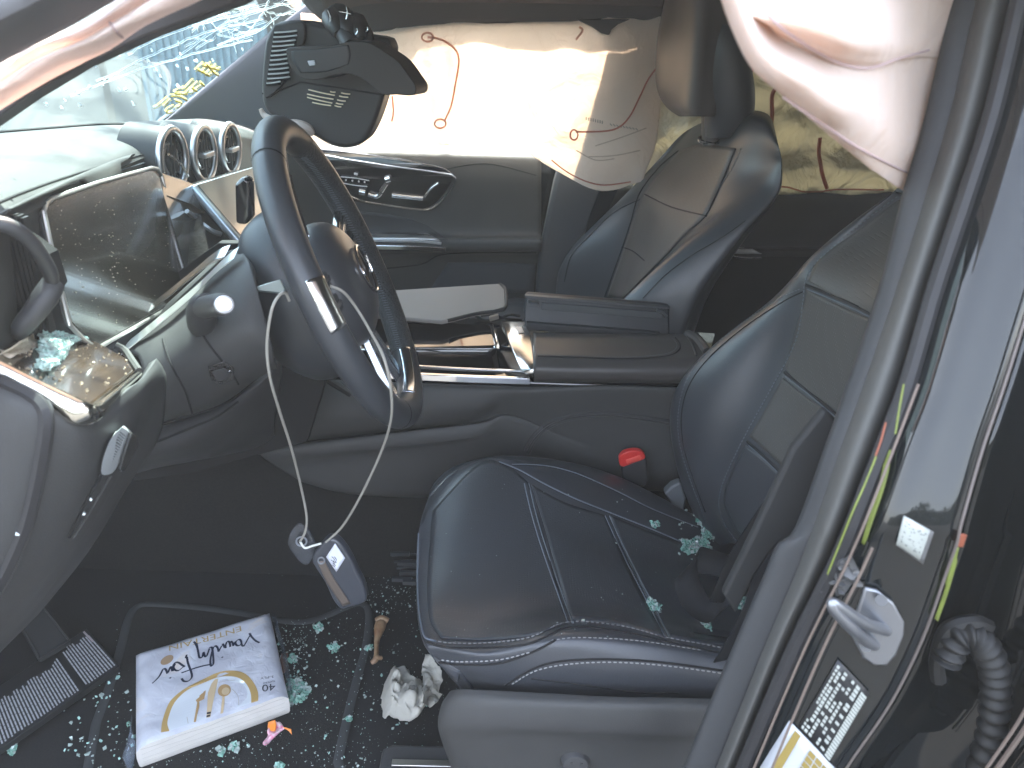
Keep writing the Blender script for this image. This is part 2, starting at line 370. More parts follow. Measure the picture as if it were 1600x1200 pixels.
leafy('leafy_tree', (-5.6, 15, GZ), 4.6, 1.5, 'green tree nearest the mirror, beyond the pale blue container', n=5200)
leafy('leafy_tree', (-8.2, 17, GZ), 4.6, 1.5, 'green tree beyond the left end of the pale blue container', n=5200)
leafy('leafy_tree', (-13, 31, GZ), 11, 3.6, 'green tree behind the warehouse at the top of the windshield, nearer the mirror')
leafy('leafy_tree', (-21, 27.5, GZ), 10, 3.2, 'green tree behind the warehouse at the top of the windshield, farther left')

# dark hedge added out of view behind the camera to darken the pillar's reflection
b = MB(); rh = random.Random(2)
for i in range(7000):
    x = rh.uniform(-14, 16); z = GZ + (2.35 + .35 * noise.noise(V((x * .35, 0, 0)))) * rh.random(); y = -9 + rh.uniform(-.6, .6)
    a = V((rh.gauss(0, 1), rh.gauss(0, 1), rh.gauss(0, 1))).normalized() * .16; e = a.cross(V((rh.random(), rh.random(), rh.random()))).normalized() * .1
    c = V((x, y, z)); b.add([c - a, c + e, c + a, c - e], [(0, 1, 2, 3)])
b.box(V((1, -9.3, GZ + 1.1)), (15, 0, 0), (0, .3, 0), (0, 0, 1.1))
tag(b.build('hedge', mat('hedge_leaves', (.018, .026, .016), .8), None, smooth=False), 'long dark hedge added behind the camera as a reflection for the black pillar', 'hedge', kind='stuff')

# ================================================================== cabin floor (setting)
tn = mk('tunnel_carpet', [(-1.0, .43, 0), (1.5, .43, 0), (1.5, .33, .44), (-1.0, .33, .44)], [(0, 1, 2, 3)], CPM, smooth=False, thick=.02); tag(tn, kind='structure')
fl = mk('cabin_floor', [(-1.0, -.47, 0), (1.9, -.47, 0), (1.9, 1.2, 0), (-1.0, 1.2, 0)], [(0, 1, 2, 3)], CPT, smooth=False, thick=0.02); tag(fl, kind='structure')
FT = bvh(fl)
mk_ = grid('toe_board', [[V((-.98, -.47, 0.002)), V((-.98, .3, .002)), V((-.98, 1.2, .002))], [V((-1.02, -.47, .12)), V((-1.02, .3, .12)), V((-1.02, 1.2, .12))], [V((-1.02, -.47, .45)), V((-1.02, .3, .45)), V((-1.02, 1.2, .45))], [V((-.98, -.47, .85)), V((-.98, .3, .85)), V((-.98, 1.2, .85))]], CPT, nu=3, nv=4, thick=0.02)
tag(mk_, kind='structure')

# ================================================================== car body
car = thing('car_body', 'black car shell with headliner, pillars and cracked windshield around the cabin', 'car', (0.3, 0.35, GZ))
# roof
rr = []
for x, z0 in ((-.40, 1.165), (-.2, 1.19), (.3, 1.2), (.9, 1.18), (1.7, 1.1)):
    s = -.10 if x < -.3 else 0
    rr.append([V((x + .14, -.34, z0 - .035)), V((x + .07, -.15, z0)), V((x, .35, z0 + .03)), V((x - .02, .8, z0 + .005)), V((x - .045, .97, z0 - .045))])
tube('roof_rail', [V((-.40, -.33, 1.17)), V((-.1, -.385, 1.185)), V((.3, -.39, 1.19)), V((.9, -.39, 1.17)), V((1.6, -.37, 1.12))], .028, CAR, car)
roof = grid('roof_lining', rr, HLN, car, 6, 6, thick=0.035)
grid('roof_skin', [[p + V((0, (-.03 if i == 0 else .03 if i == 4 else 0), .06)) for i, p in enumerate(r)] for r in rr], CAR, car, 6, 6, thick=0.012)
# side rail above the passenger window, traced lower edge
grid('side_rail', [[Y(460, -30, .93), Y(560, -30, .93), Y(700, -45, .93), Y(900, -50, .93), Y(1050, -50, .93), Y(1500, -50, .93)],
                   [Y(470, 0, .965), Y(575, 20, .965), Y(700, 5, .965), Y(900, 0, .965), Y(1050, 0, .965), Y(1500, 0, .965)],
                   [Y(500, 30, .99), Y(596, 52, .99), Y(700, 39, .99), Y(900, 36, .99), Y(1050, 38, .99), Y(1500, 45, .99)],
                   [Y(500, 20, 1.03), Y(596, 40, 1.03), Y(700, 30, 1.03), Y(900, 30, 1.03), Y(1050, 30, 1.03), Y(1500, 30, 1.03)]], HLN, car, 6, 5, thick=0.01)
prism('rail_clip', YL(.975, (900, 30), (925, 42), (940, 52), (952, 55), (956, 46), (966, 38), (985, 30)), (0, .02, 0), HLN, car, .003)
# far front pillar with mirror sail
apil = prism('far_windshield_pillar', YL(1.03, (240, 205), (252, 192), (330, 125), (418, 50), (520, -25), (660, -30), (612, 46), (560, 95), (470, 170), (440, 245), (300, 245)), (0, .05, 0), mat('pillar_cover', (0.055, 0.06, 0.07), .6, bump=(800, .3, .0006)), car, .012, 4)
# windshield
P1, P2 = Y(225, 212, 1.04), Y(500, -12, .975); D1, D2 = V((-.78, -.36, .90)), Y(392, -14, -.22)
ws = [[D1, V((-.97, .0, .87)), V((-1.0, .45, .87)), V((-.98, .8, .88)), P1 + V((-.05, .02, -.03))],
      [D1.lerp(D2, .5) + V((0, 0, .01)), V((-.68, .02, 1.03)), V((-.735, .4, 1.045)), V((-.74, .78, 1.035)), P1.lerp(P2, .5)],
      [D2, V((-.34, .1, 1.175)), V((-.40, .42, 1.185)), V((-.43, .75, 1.18)), P2]]
WIN = thin_glass('windshield_glass', (0.58, 0.74, 0.75), 0.07, 0.0, dust=0.06, dustcol=(.5, .62, .62))
wind = grid('windshield', ws, WIN, car, 8, 10); WT = bvh(wind)
FRIT = mat('speckled_frit', (0.16, 0.17, 0.17), .8, var=(500, 1.0, (0.4, 0.42, 0.4)))
patch('frit_band', WT, [[(246, 190), (300, 150), (370, 95), (430, 48), (500, 0)], [(262, 202), (312, 158), (382, 102), (442, 58), (512, 10)]], FRIT, wind, 6, off=.004, thick=.001)
CRK = mat('crack_edge', (0.85, 0.9, 0.9), .3)
b = MB(); rc = random.Random(3)
def crack(pts, r, j=2.0, n=7):
    pp = [(x + rc.uniform(-j, j), y + rc.uniform(-j, j)) for x, y in spl2(pts, n)]; h = clean(hits(WT, pp, .0015))
    if len(h) > 2: b.tube(h, r, 4)
for a in [[(395, 62), (300, 85), (190, 118), (110, 150)], [(410, 30), (330, 48), (240, 85), (150, 128)], [(400, 8), (330, 20), (270, 45), (200, 85)], [(430, 10), (350, 40), (270, 95)], [(470, 0), (380, 22), (300, 40), (215, 75)],
          [(355, 30), (345, 10)], [(330, 35), (350, 55)], [(300, 50), (325, 30), (360, 20)], [(365, 55), (410, 45)], [(440, 20), (400, 50), (340, 70)], [(420, 0), (405, 30), (380, 60)]]: crack(a, .0007, 1.2)
for k in range(70):
    x, y = rc.uniform(270, 500), rc.uniform(-5, 60); L = rc.uniform(8, 38); a = rc.choice([2.75, 2.9, 2.6, 1.2, .4]) + rc.uniform(-.25, .25)
    if y < 95 - (x - 270) * .05: crack([(x, y), (x + L * .5 * math.cos(a), y + L * .5 * math.sin(a)), (x + L * math.cos(a), y + L * math.sin(a))], .00042, 1.5, 3)
for k in range(45):
    x, y = rc.uniform(40, 380), rc.uniform(60, 180); h = hit(WT, x, y, .002)
    if h is not None: b.chip(h, rc.uniform(.0012, .003))
tag(b.build('crack_lines', CRK, wind), kind='stuff')
YEL = mat('yellow_paint_marker', (0.62, 0.47, 0.06), .6)
b = MB()
def mark(pts, r=.0045):
    h = clean(hits(WT, spl2(pts, 5), .003))
    if len(h) > 1: b.tube(h, r, 6, flat=.3, up=(1, 0, -1))
for q in ([(352, 109), (338, 120)], [(345, 106), (326, 118)], [(338, 101), (320, 117)], [(330, 98), (313, 114)], [(322, 99), (333, 112), (341, 117)], [(318, 98), (305, 110)], [(316, 101), (327, 104), (341, 108)], [(309, 108), (326, 117)],
          [(323, 137), (303, 150)], [(318, 131), (296, 146)], [(309, 128), (288, 147)], [(302, 124), (286, 141)], [(288, 136), (272, 144), (292, 146)], [(313, 128), (322, 137)], [(300, 137), (312, 145)],
          [(266, 149), (281, 150), (297, 160)], [(273, 156), (284, 161), (274, 168), (286, 163)], [(266, 155), (255, 166)], [(272, 165), (262, 170), (260, 175), (270, 174)], [(262, 152), (248, 164), (240, 168)]): mark(q, .0024)
b.build('yellow_writing', YEL, wind)
# near windshield pillar
DAR = mat('near_pillar_trim', (0.075, 0.075, 0.08), .6, bump=(700, .2, .0006))
prism('near_windshield_pillar', PL((0, -.27, 0), (0, 1, 0), *((-60, 205), (0, 166), (79, 118), (168, 73), (228, 32), (310, -14), (400, -14), (367, 5), (231, 55), (115, 108), (34, 157), (-60, 222))), (0, .03, 0), mat('dark_pillar_edge', (0.035, 0.035, 0.04), .6), car, .002)
grid('door_frame_seal', [[Y(-120, 175, -.40), Y(0, 100, -.40), Y(110, 42, -.40), Y(205, -14, -.40)], [Y(-140, 90, -.44), Y(-20, 40, -.44), Y(70, -4, -.44), Y(150, -45, -.44)], [Y(-200, 40, -.43), Y(-60, -20, -.43), Y(40, -45, -.43), Y(120, -80, -.43)]], DAR, car, 5, 5, thick=.02)
# ---- far side centre pillar
prism('far_centre_pillar', YL(1.035, (828, 560), (842, 400), (866, 285), (935, 60), (945, 20), (1060, 20), (1040, 110), (940, 300), (905, 400), (880, 560)), (0, .06, 0), mat('pillar_lower_cover', (0.045, 0.048, 0.055), .55, bump=(700, .2, .0006)), car, .01)
# rear of the cabin
mk('rear_bulkhead', [(1.55, -.5, 0), (1.55, 1.15, 0), (1.55, 1.15, 1.15), (1.55, -.5, 1.15)], [(0, 1, 2, 3)], PLA, car, smooth=False, thick=.03)
mk('side_wall', [(.45, -.46, 0), (1.55, -.46, 0), (1.55, -.46, .82), (.45, -.46, .82)], [(0, 1, 2, 3)], PLA, car, smooth=False, thick=.03)
mk('rear_quarter', [(.55, -.53, GZ + .2), (1.75, -.53, GZ + .2), (1.75, -.53, .84), (.55, -.53, .84)], [(0, 1, 2, 3)], CAR, car, smooth=False, thick=.03)
mk('rear_quarter_glass', [(.62, -.50, .84), (1.75, -.50, .84), (1.55, -.40, 1.15), (.56, -.40, 1.16)], [(0, 1, 2, 3)], thin_glass('privacy_glass', (.26, .27, .25), .08), car, smooth=False, thick=.004)
mk('sill', [(-1.0, -.50, .02), (1.7, -.50, .02), (1.7, -.54, -.02), (-1.0, -.54, -.02), (-1.0, -.54, -.25), (1.7, -.54, -.25)], [(0, 1, 2, 3), (3, 2, 5, 4)], CAR, car, smooth=False, thick=.03)
mk('outer_wing', [(-1.05, -.5, GZ + .2), (-1.05, 1.16, GZ + .2), (-1.05, 1.16, .84), (-1.05, -.5, .84)], [(0, 1, 2, 3)], CAR, car, smooth=False, thick=.03)
grid('hood', [[V((-1.02, -.55, .83)), V((-1.05, .3, .87)), V((-1.02, 1.22, .83))], [V((-1.5, -.55, .77)), V((-1.5, .3, .84)), V((-1.5, 1.22, .77))], [V((-2.0, -.5, .62)), V((-2.1, .3, .70)), V((-2.0, 1.15, .62))]], mat('hood_paint', (0.16, 0.21, 0.23), .15, coat=1), car, 6, 5, thick=.02)

# ---- near door-opening pillar (B pillar), right of the picture
BP = thing('unused', '', ''); bpy.data.objects.remove(BP)
pil = []
def band(rows, name, m, parent, nu=8, nv=4, **k): return grid(name, rows, m, parent, nu, nv, **k)
# inner trim: [row px] left edge, right edges
LE = [(1500, -60), (1484, 0), (1448, 170), (1411, 300), (1373, 450), (1323, 600), (1288, 700), (1243, 823), (1214, 852), (1193, 900), (1150, 1000), (1108, 1100), (1068, 1200), (1040, 1270)]
ME = [(1545, -60), (1527, 0), (1488, 170), (1450, 300), (1403, 450), (1352, 600), (1316, 700), (1276, 815), (1262, 850), (1243, 900), (1200, 1000), (1160, 1100), (1120, 1200), (1092, 1270)]
RE = [(1600, -60), (1584, 0), (1544, 170), (1503, 300), (1453, 450), (1409, 600), (1371, 700), (1326, 815), (1311, 850), (1288, 900), (1238, 1000), (1194, 1100), (1152, 1200), (1122, 1270)]
def yz(p, y0, lean=.34):
    """a point on the leaning side plane y = y0 above z=.8 leaning inward"""
    d = ray(*p); n = V((0, 1, -lean)); q = CAM + d * ((V((0, y0, .8)) - CAM).dot(n) / d.dot(n))
    if q.z < .8: d2 = ray(*p); q = CAM + d2 * ((y0 - CAM.y) / d2.y)
    return q
bp0 = grid('pillar_seal_band', [[yz(p, -.32) for p in LE], [yz(p, -.385) for p in LE], [yz((a + 12, c), -.40) for a, c in LE], [yz((a + 2, c), -.408) for a, c in ME]], SEAL, car, 5, 4, thick=.006)
bp = grid('door_pillar', [[yz((a - 4, c), -.40) for a, c in ME], [yz(p, -.41) for p in ME], [yz(((a * 2 + e) / 3, (c * 2 + g) / 3), -.425) for (a, c), (e, g) in zip(ME, RE)], [yz(((a + e * 2) / 3, (c + g * 2) / 3), -.425) for (a, c), (e, g) in zip(ME, RE)], [yz(p, -.405) for p in RE], [yz(p, -.37) for p in RE]], TRM, car, 5, 4, thick=.006)
# rubber seal between trim and painted pillar
tube('door_seal', [yz((a + 9, c), -.435) for a, c in RE], .0062, RUB, car, 6, 8)
# painted pillar outer
RE2 = [(a + 12, c) for a, c in RE]
OE = [(1760, -60), (1745, 0), (1715, 170), (1680, 300), (1630, 450), (1572, 600), (1535, 700), (1505, 815), (1495, 850), (1478, 900), (1442, 1000), (1392, 1100), (1322, 1200), (1285, 1270)]
OEv = [(1750, -60), (1733, 0), (1700, 170), (1664, 300), (1614, 450), (1567, 600), (1533, 700), (1500, 815), (1492, 850), (1474, 900), (1438, 1000), (1388, 1100), (1320, 1200), (1282, 1270)]
paint = grid('pillar_paint', [[yz(p, -.425) for p in RE2], [yz((a + 14, c), -.44) for a, c in RE2], [yz(((a * 2 + e) / 3, (c + g) / 2), -.455) for (a, c), (e, g) in zip(RE2, OEv)], [yz(((a + e * 2) / 3, (c + g) / 2), -.460) for (a, c), (e, g) in zip(RE2, OEv)], [yz(p, -.462) for p in OEv], [yz((a + 6, c), -.44) for a, c in OEv]], CAR, car, 5, 4, thick=.004)
PT = bvh(paint)
tube('pillar_flange', [yz((a + 26, c), -.452) for a, c in RE if c > 500], .0010, mat('tan_flange', (0.15, 0.115, 0.095), .6), car, 6, 6)
tube('pillar_edge', [yz((a + 3, c), -.468) for a, c in OEv], .0010, mat('edge_paint', (0.12, 0.10, 0.09), .45), car, 6, 6)
tube('pillar_edge', [yz((a + 52, c + 6), -.47) for a, c in RE if c > 830], .0010, mat('tan_flange'), car, 6, 6)
LIM = mat('yellow_green_strip', (0.17, 0.21, 0.035), .5, var=(120, .6, (.10, .12, .03)))  # colours of the thin strips laid on the pillar
ORG = mat('orange_strip', (0.25, 0.07, 0.035), .5)
def strip(name, tree, l, r, m, parent, **k): return patch(name, tree, [l, r], m, parent, 5, **k)
strip('colour_strip', PT, [(1391, 692), (1384, 740), (1370, 790), (1351, 846)], [(1397, 694), (1392, 740), (1377, 790), (1355, 850)], LIM, car, off=.003)
for pp_, m_ in (([(1369, 713), (1352, 755), (1332, 800), (1312, 850), (1293, 897)], LIM), ([(1412, 600), (1405, 640), (1399, 678)], LIM), ([(1384, 660), (1376, 690), (1368, 712)], ORG)):
    tube('colour_line', [yz(p, -.452) for p in pp_], .0007, m_, car, 5, 6)
strip('colour_strip', PT, [(1390, 676), (1391, 690)], [(1400, 678), (1400, 692)], ORG, car, off=.003)
strip('colour_strip', PT, [(1487, 848), (1476, 890), (1466, 925), (1453, 962)], [(1491, 850), (1480, 890), (1470, 925), (1456, 965)], LIM, car, off=.004)
strip('colour_strip', PT, [(1492, 828), (1487, 846)], [(1500, 832), (1494, 850)], ORG, car, off=.004)
# rear door edge and boot right of the pillar
rd = grid('rear_door_edge', [[yz((a + 14, c), -.40) for a, c in OEv], [yz((a + 60, c), -.38) for a, c in OEv], [yz((a + 150, c), -.39) for a, c in OEv], [yz((a + 230, c + 30), -.43) for a, c in OEv], [yz((a + 250, c + 40), -.47) for a, c in OEv], [yz((a + 420, c + 60), -.50) for a, c in OEv]], CAR, car, 5, 5, thick=.006)
for dx, rr_ in ((222, .0022), (205, .0014), (248, .002)):
    tube('door_edge_line', [yz((a + dx, c + 25), -.455) for a, c in OEv if c > 560], rr_, mat('tan_flange'), car, 5, 6)
bt = MB(); cpts = spline(YL(-.42, (1478, 1030), (1500, 995), (1530, 1000), (1552, 1040), (1555, 1090), (1548, 1150), (1530, 1210)), 10); rads = [.0085 + .0022 * math.cos(i * 1.6) for i in range(len(cpts))]
cp2 = spline(cpts, 3); r2 = [.0105 + .0022 * math.cos(i * .62) for i in range(len(cp2))]
bt.tube(cp2, r2, 14); bt.build('wiring_boot', mat('boot_rubber', (0.012, 0.012, 0.012), .6), car)
tube('boot_base', YL(-.415, (1466, 1062), (1464, 1030), (1480, 985), (1520, 972), (1545, 980)), .0065, mat('boot_rubber'), car)
# striker
sk = prism('striker', hits(PT, [(1350, 912), (1368, 916), (1392, 935), (1409, 965), (1408, 985), (1396, 1015), (1382, 1031), (1362, 1031), (1345, 1020), (1330, 990), (1336, 950)], .002), (0, -.004, 0), mat('cast_steel', (0.27, 0.28, 0.30), .36, .8), car, .0015, 2)
ST = V(); h0 = hits(PT, [(1372, 985)], 0)[0]
tube('striker_loop', [Y(1385, 985, h0.y - .004), Y(1348, 972, h0.y - .02), Y(1312, 948, h0.y - .03), Y(1300, 942, h0.y - .032), Y(1306, 956, h0.y - .032), Y(1335, 985, h0.y - .025), Y(1352, 1000, h0.y - .012), Y(1366, 1008, h0.y - .004)], [.0045, .0042, .004, .0036, .004, .0044, .0046, .0046], mat('cast_steel'), sk, 8, 10)
tube('bolt', [Y(1377, 938, h0.y - .006), Y(1377, 938, h0.y - .010)], .0042, mat('bolt_dark', (.1, .1, .1), .5, .8), sk, 1, 8, sm=False)
tube('bolt', [Y(1353, 1010, h0.y - .006), Y(1353, 1010, h0.y - .009)], .0042, mat('bolt_dark'), sk, 1, 8, sm=False)
# labels on the pillar
def label_quad(name, q, m, off=.002): return patch(name, PT, [[q[0], q[1]], [q[3], q[2]]], m, car, 4, off=off, thick=.0006)
def lerp2(q, u, v):
    a = (q[0][0] * (1 - u) + q[1][0] * u, q[0][1] * (1 - u) + q[1][1] * u); e = (q[3][0] * (1 - u) + q[2][0] * u, q[3][1] * (1 - u) + q[2][1] * u)
    return (a[0] * (1 - v) + e[0] * v, a[1] * (1 - v) + e[1] * v)
def cells(name, q, cs, m, parent, off=.0032):
    b = MB()
    for u0, v0, u1, v1 in cs:
        h = hits(PT, [lerp2(q, u0, v0), lerp2(q, u1, v0), lerp2(q, u1, v1), lerp2(q, u0, v1)], off)
        if len(h) == 4: b.add(h, [(0, 1, 2, 3)])
    return b.build(name, m, parent, smooth=False)
LBW = mat('label_paper', (0.36, 0.38, 0.35), .5)
q1 = [(1411, 804), (1458, 829), (1441, 879), (1399, 849)]
l1 = label_quad('pressure_label', q1, mat('label_dark_edge', (.12, .12, .12), .4)); q1b = [(1411, 804), (1451, 826), (1435, 871), (1399, 846)]
patch('label_face', PT, [[q1b[0], q1b[1]], [q1b[3], q1b[2]]], LBW, l1, 3, off=.0032, thick=.0005)
rl = random.Random(5)
cells('print', q1b, [(u, v, u + .03 + rl.random() * .05, v + .03) for u, v in [(rl.uniform(.1, .85), rl.uniform(.1, .85)) for _ in range(34)]], mat('label_ink', (.12, .13, .13), .5), l1, .0042)
q2 = [(1309, 1028), (1358, 1080), (1295, 1188), (1248, 1134)]
l2 = label_quad('build_label', q2, mat('label_black', (.015, .016, .018), .4))
cs = []
for i in range(24):   # barcode strip along the right side
    cs.append((.80, .06 + i * .0385, .97, .06 + i * .0385 + .030))
for i in range(18):
    for j, (u0, u1) in enumerate(((.04, .10), (.12, .20), (.24, .33), (.36, .44), (.48, .56), (.62, .74))):
        if rl.random() < (.75 if j not in (3, 4) else .62): cs.append((u0 + rl.random() * .01, .04 + i * .052, u1, .04 + i * .052 + .032 + rl.random() * .01))
cells('print', q2, cs, LBW, l2)
q3 = [(1235, 1124), (1310, 1204), (1260, 1300), (1180, 1215)]
l3 = label_quad('airbag_label', q3, mat('label_frame', (.42, .44, .47), .4)); cells('print', q3, [(.14, .03, .24, .95)], mat('label_amber', (.26, .19, .05), .5), l3, .003)
cells('print', q3, [(.45 + .14 * c, .08 + .09 * r, .57 + .14 * c, .155 + .09 * r) for c in range(3) for r in range(7)], mat('label_amber'), l3, .003)
b = MB()
for k in range(26):
    x, y = rl.uniform(1290, 1345), rl.uniform(870, 925); h = hit(PT, x, y, .004)
    if h is not None: b.chip(h, rl.uniform(.002, .005))
tag(b.build('torn_clip', mat('broken_plastic', (.08, .08, .08), .35), car), kind='stuff')

# ================================================================== far (passenger) front door
pd = thing('passenger_door', 'dark far front door panel with chrome seat switches and armrest strip', 'car door', (0, 1.06, .2))
cols = (380, 520, 650, 740, 800, 846)
def drow(r, y, s=0): return [Y(c, r + s * (c - 520) / 300, y) for c in cols]
dp = grid('door_card', [drow(206, 1.16), drow(222, 1.13, 8), drow(236, 1.075, 9), drow(262, 1.062, 12), drow(300, 1.068, 8), drow(345, 1.072, 4), drow(366, 1.062, 2), drow(374, 1.02), drow(384, 1.012), drow(392, 1.02), drow(399, 1.06), drow(430, 1.075), drow(560, 1.07)], PLM, pd, 4, 4, thick=.02)
DT = bvh(dp)
sw = patch('switch_panel', DT, [[(470, 229), (560, 240), (640, 251), (690, 261), (709, 272)], [(475, 255), (560, 265), (640, 275), (685, 285), (702, 290)], [(490, 285), (560, 300), (630, 308), (665, 318), (686, 312)], [(500, 300), (560, 315), (630, 324), (655, 327), (672, 322)]], GLS, pd, 6, off=.003, thick=.003)
ST_ = bvh(sw)
seam('switch_panel_rim', DT, [(470, 236), (505, 243), (600, 258), (690, 270), (708, 274), (712, 282), (697, 305), (680, 322), (660, 327), (600, 319), (560, 311), (520, 290)], .0022, CHR, pd, 8, off=.005)
sm = thing('x', '', ''); bpy.data.objects.remove(sm)
def swt(name, pts, r, m=CHB, flat=.5): 
    h = clean(hits(DT, spl2(pts, 5), .012)); vs, fs = tubemesh(h, [r] * len(h), 10); return mk(name, vs, fs, m, sw)
swt('seat_switch', [(563, 297), (572, 299)], .0085); swt('seat_switch', [(577, 302), (590, 305), (597, 299)], .006); swt('seat_switch', [(597, 297), (605, 284)], .007); swt('seat_switch', [(604, 279), (611, 277)], .0085)
swt('door_handle', [(614, 303), (640, 306), (662, 308)], .006); swt('door_handle', [(664, 306), (675, 292), (686, 284)], .0028)
swt('button_line', [(534, 274), (555, 276), (578, 280)], .0012, ALU); swt('button_line', [(534, 283), (555, 287), (575, 289)], .0012, ALU)
for x in (541, 551, 561, 570): swt('memory_button', [(x, 279 + (x - 541) * .1), (x + 2, 279.5 + (x - 541) * .1)], .0022, ALU)
swt('memory_button', [(555, 270), (560, 271)], .003, ALU)
patch('pull_recess_shade', DT, [[(560, 330), (600, 334), (640, 342), (668, 352)], [(560, 372), (600, 373), (650, 374), (700, 376)]], mat('recess_shade', (.02, .021, .024), .6), pd, 6, off=.002, thick=.002)  # flat dark patch: shade of the pull recess painted on
bar('armrest_strip', hits(DT, [(540, 384), (600, 385), (650, 386), (697, 388)], .008), (0, .003, 0), (0, 0, .0055), CHB, pd)
bar('armrest_strip', hits(DT, [(540, 376), (600, 377), (650, 378), (690, 380)], .006), (0, .003, 0), (0, 0, .003), ALU, pd)
patch('armrest_top', DT, [[(570, 365), (620, 365), (666, 366)], [(570, 375), (630, 375), (688, 377)]], ALU, pd, 5, off=.003, thick=.002)
seam('panel_gap', DT, [(600, 420), (660, 412), (700, 396), (838, 394)], .002, BLK, pd, 8)
seam('panel_gap', DT, [(690, 266), (760, 256), (838, 274)], .0012, BLK, pd, 8)
patch('storage_pocket', DT, [[(700, 410), (770, 410), (836, 412)], [(672, 452), (750, 455), (834, 458)]], mat('pocket_cloth', (.05, .055, .066), .8), pd, 5, off=.003, thick=.004)
mk('door_outer', [Y(440, 214, 1.16), Y(900, 214, 1.16), Y(900, 700, 1.16), Y(440, 700, 1.16)], [(0, 1, 2, 3)], CAR, pd, thick=.03, off=1, smooth=False)
GCL = thin_glass('clear_side_glass', (.93, .96, .95), .06)
GDK = thin_glass('privacy_glass', (.26, .27, .25), .08)
mk('window_pane', [Y(330, 235, 1.14), Y(880, 245, 1.14), Y(940, 20, 1.04), Y(560, 20, 1.04)], [(0, 1, 2, 3)], GCL, pd, smooth=False, thick=.004)
rdr = thing('rear_passenger_door', 'dark far rear door panel behind the passenger seat with short chrome strip', 'car door', (.9, 1.06, .2))
rp = grid('door_card', [[Y(c, 286, 1.12) for c in (930, 1100, 1250, 1400, 1560)], [Y(c, 300, 1.08) for c in (930, 1100, 1250, 1400, 1560)], [Y(c, 370, 1.06) for c in (930, 1100, 1250, 1400, 1560)], [Y(c, 400, 1.03) for c in (930, 1100, 1250, 1400, 1560)], [Y(c, 420, 1.06) for c in (930, 1100, 1250, 1400, 1560)], [Y(c, 640, 1.06) for c in (930, 1100, 1250, 1400, 1560)]], mat('rear_card', (.02, .021, .024), .7, bump=(700, .2, .0006)), rdr, 4, 4, thick=.02)
RT = bvh(rp)
patch('armrest_top', RT, [[(1141, 387), (1172, 389)], [(1135, 397), (1190, 397)]], ALU, rdr, 3, off=.003, thick=.002)
bar('armrest_strip', hits(RT, [(1134, 399), (1160, 400), (1190, 400)], .006), (0, .003, 0), (0, 0, .003), CHB, rdr)
mk('window_pane', [Y(930, 300, 1.12), Y(1700, 300, 1.12), Y(1650, 20, 1.04), Y(1040, 20, 1.04)], [(0, 1, 2, 3)], GDK, rdr, smooth=False, thick=.004)
mk('door_outer', [Y(930, 290, 1.16), Y(1800, 290, 1.16), Y(1800, 800, 1.16), Y(930, 800, 1.16)], [(0, 1, 2, 3)], CAR, rdr, thick=.03, off=1, smooth=False)

# ================================================================== curtain airbags
def wr(a, s, k=1.0):  # cloth creases
    def f(p):
        n = noise.noise(V(p) * s) + .5 * noise.noise(V(p) * s * 2.3 + V((3, 1, 7))); return p + V((0, a * n, a * .25 * k * n))
    return f
c1 = grid('curtain_airbag', [[Y(470, 20, 1.0), Y(620, 30, .985), Y(760, 20, .985), Y(880, 20, .985), Y(950, 22, .98), Y(1000, 24, .98), Y(1044, 26, .98)],
                             [Y(470, 90, 1.0), Y(620, 90, .99), Y(760, 90, .99), Y(880, 90, .99), Y(950, 90, .985), Y(1000, 95, .985), Y(1040, 100, .985)],
                             [Y(470, 160, 1.02), Y(620, 150, 1.0), Y(760, 150, .99), Y(860, 150, .99), Y(940, 160, .975), Y(1000, 165, .975), Y(1032, 170, .985)],
                             [Y(470, 205, 1.03), Y(620, 200, 1.0), Y(760, 200, .99), Y(850, 205, .985), Y(930, 225, .965), Y(985, 230, .965), Y(1026, 220, .98)],
                             [Y(470, 218, 1.03), Y(600, 224, 1.01), Y(730, 222, 1.0), Y(800, 224, .99), Y(870, 255, .975), Y(945, 280, .965), Y(1010, 265, .975)],
                             [Y(470, 222, 1.03), Y(600, 228, 1.01), Y(730, 226, 1.0), Y(800, 229, .99), Y(860, 262, .975), Y(940, 298, .965), Y(1004, 283, .975)]], AIR, None, 8, 8, disp=wr(.010, 9), thick=.0012)
tag(c1, 'sunlit cream curtain airbag hanging over the far front window', 'airbag')
CT = bvh(c1)
def redline(tree, pts, r, par, name='red_seam', m=REDS, **k): return seam(name, tree, pts, r, m, par, 10, off=.002, **k)
FNT = fabric('glow_faded_seam', (.72, .48, .40), .5, (.9, .6, .48))  # paler copy of the red seam: window glow put into its colour
for q in ([(668, 58), (690, 62), (710, 76), (717, 95), (712, 130), (705, 165), (694, 190)], [(613, 150), (615, 175), (612, 190)], [(905, 42), (910, 48), (900, 62)]): redline(CT, q, .0024, c1, m=FNT)
for cx, cy in ((668, 58), (688, 193)): redline(CT, [(cx + 9 * math.cos(a * .7), cy + 7 * math.sin(a * .7)) for a in range(10)], .0024, c1, 'seam_ring', FNT)
redline(CT, [(1040, 90), (1015, 120), (1000, 150), (985, 180), (968, 198), (945, 205), (900, 206)], .0019, c1)
redline(CT, [(897 + 6 * math.cos(a * .7), 211 + 8 * math.sin(a * .7)) for a in range(10)], .002, c1, 'seam_ring')
redline(CT, [(862, 250), (885, 268), (915, 283), (945, 289), (985, 284)], .0016, c1)
for q in ([(1010, 200), (970, 215), (930, 228)], [(1000, 235), (960, 243), (920, 245)], [(900, 235), (930, 250), (960, 248)]): seam('fold_line', CT, q, .0012, mat('fold_shade', (.6, .5, .42), .8), c1, 8, off=.0004)
b = MB()
for i in range(8): b.tube(hits(CT, [(916 + i * 3.6, 183 + i * .8), (916 + i * 3.6, 188 + i * .8)], .002), .0012, 4)
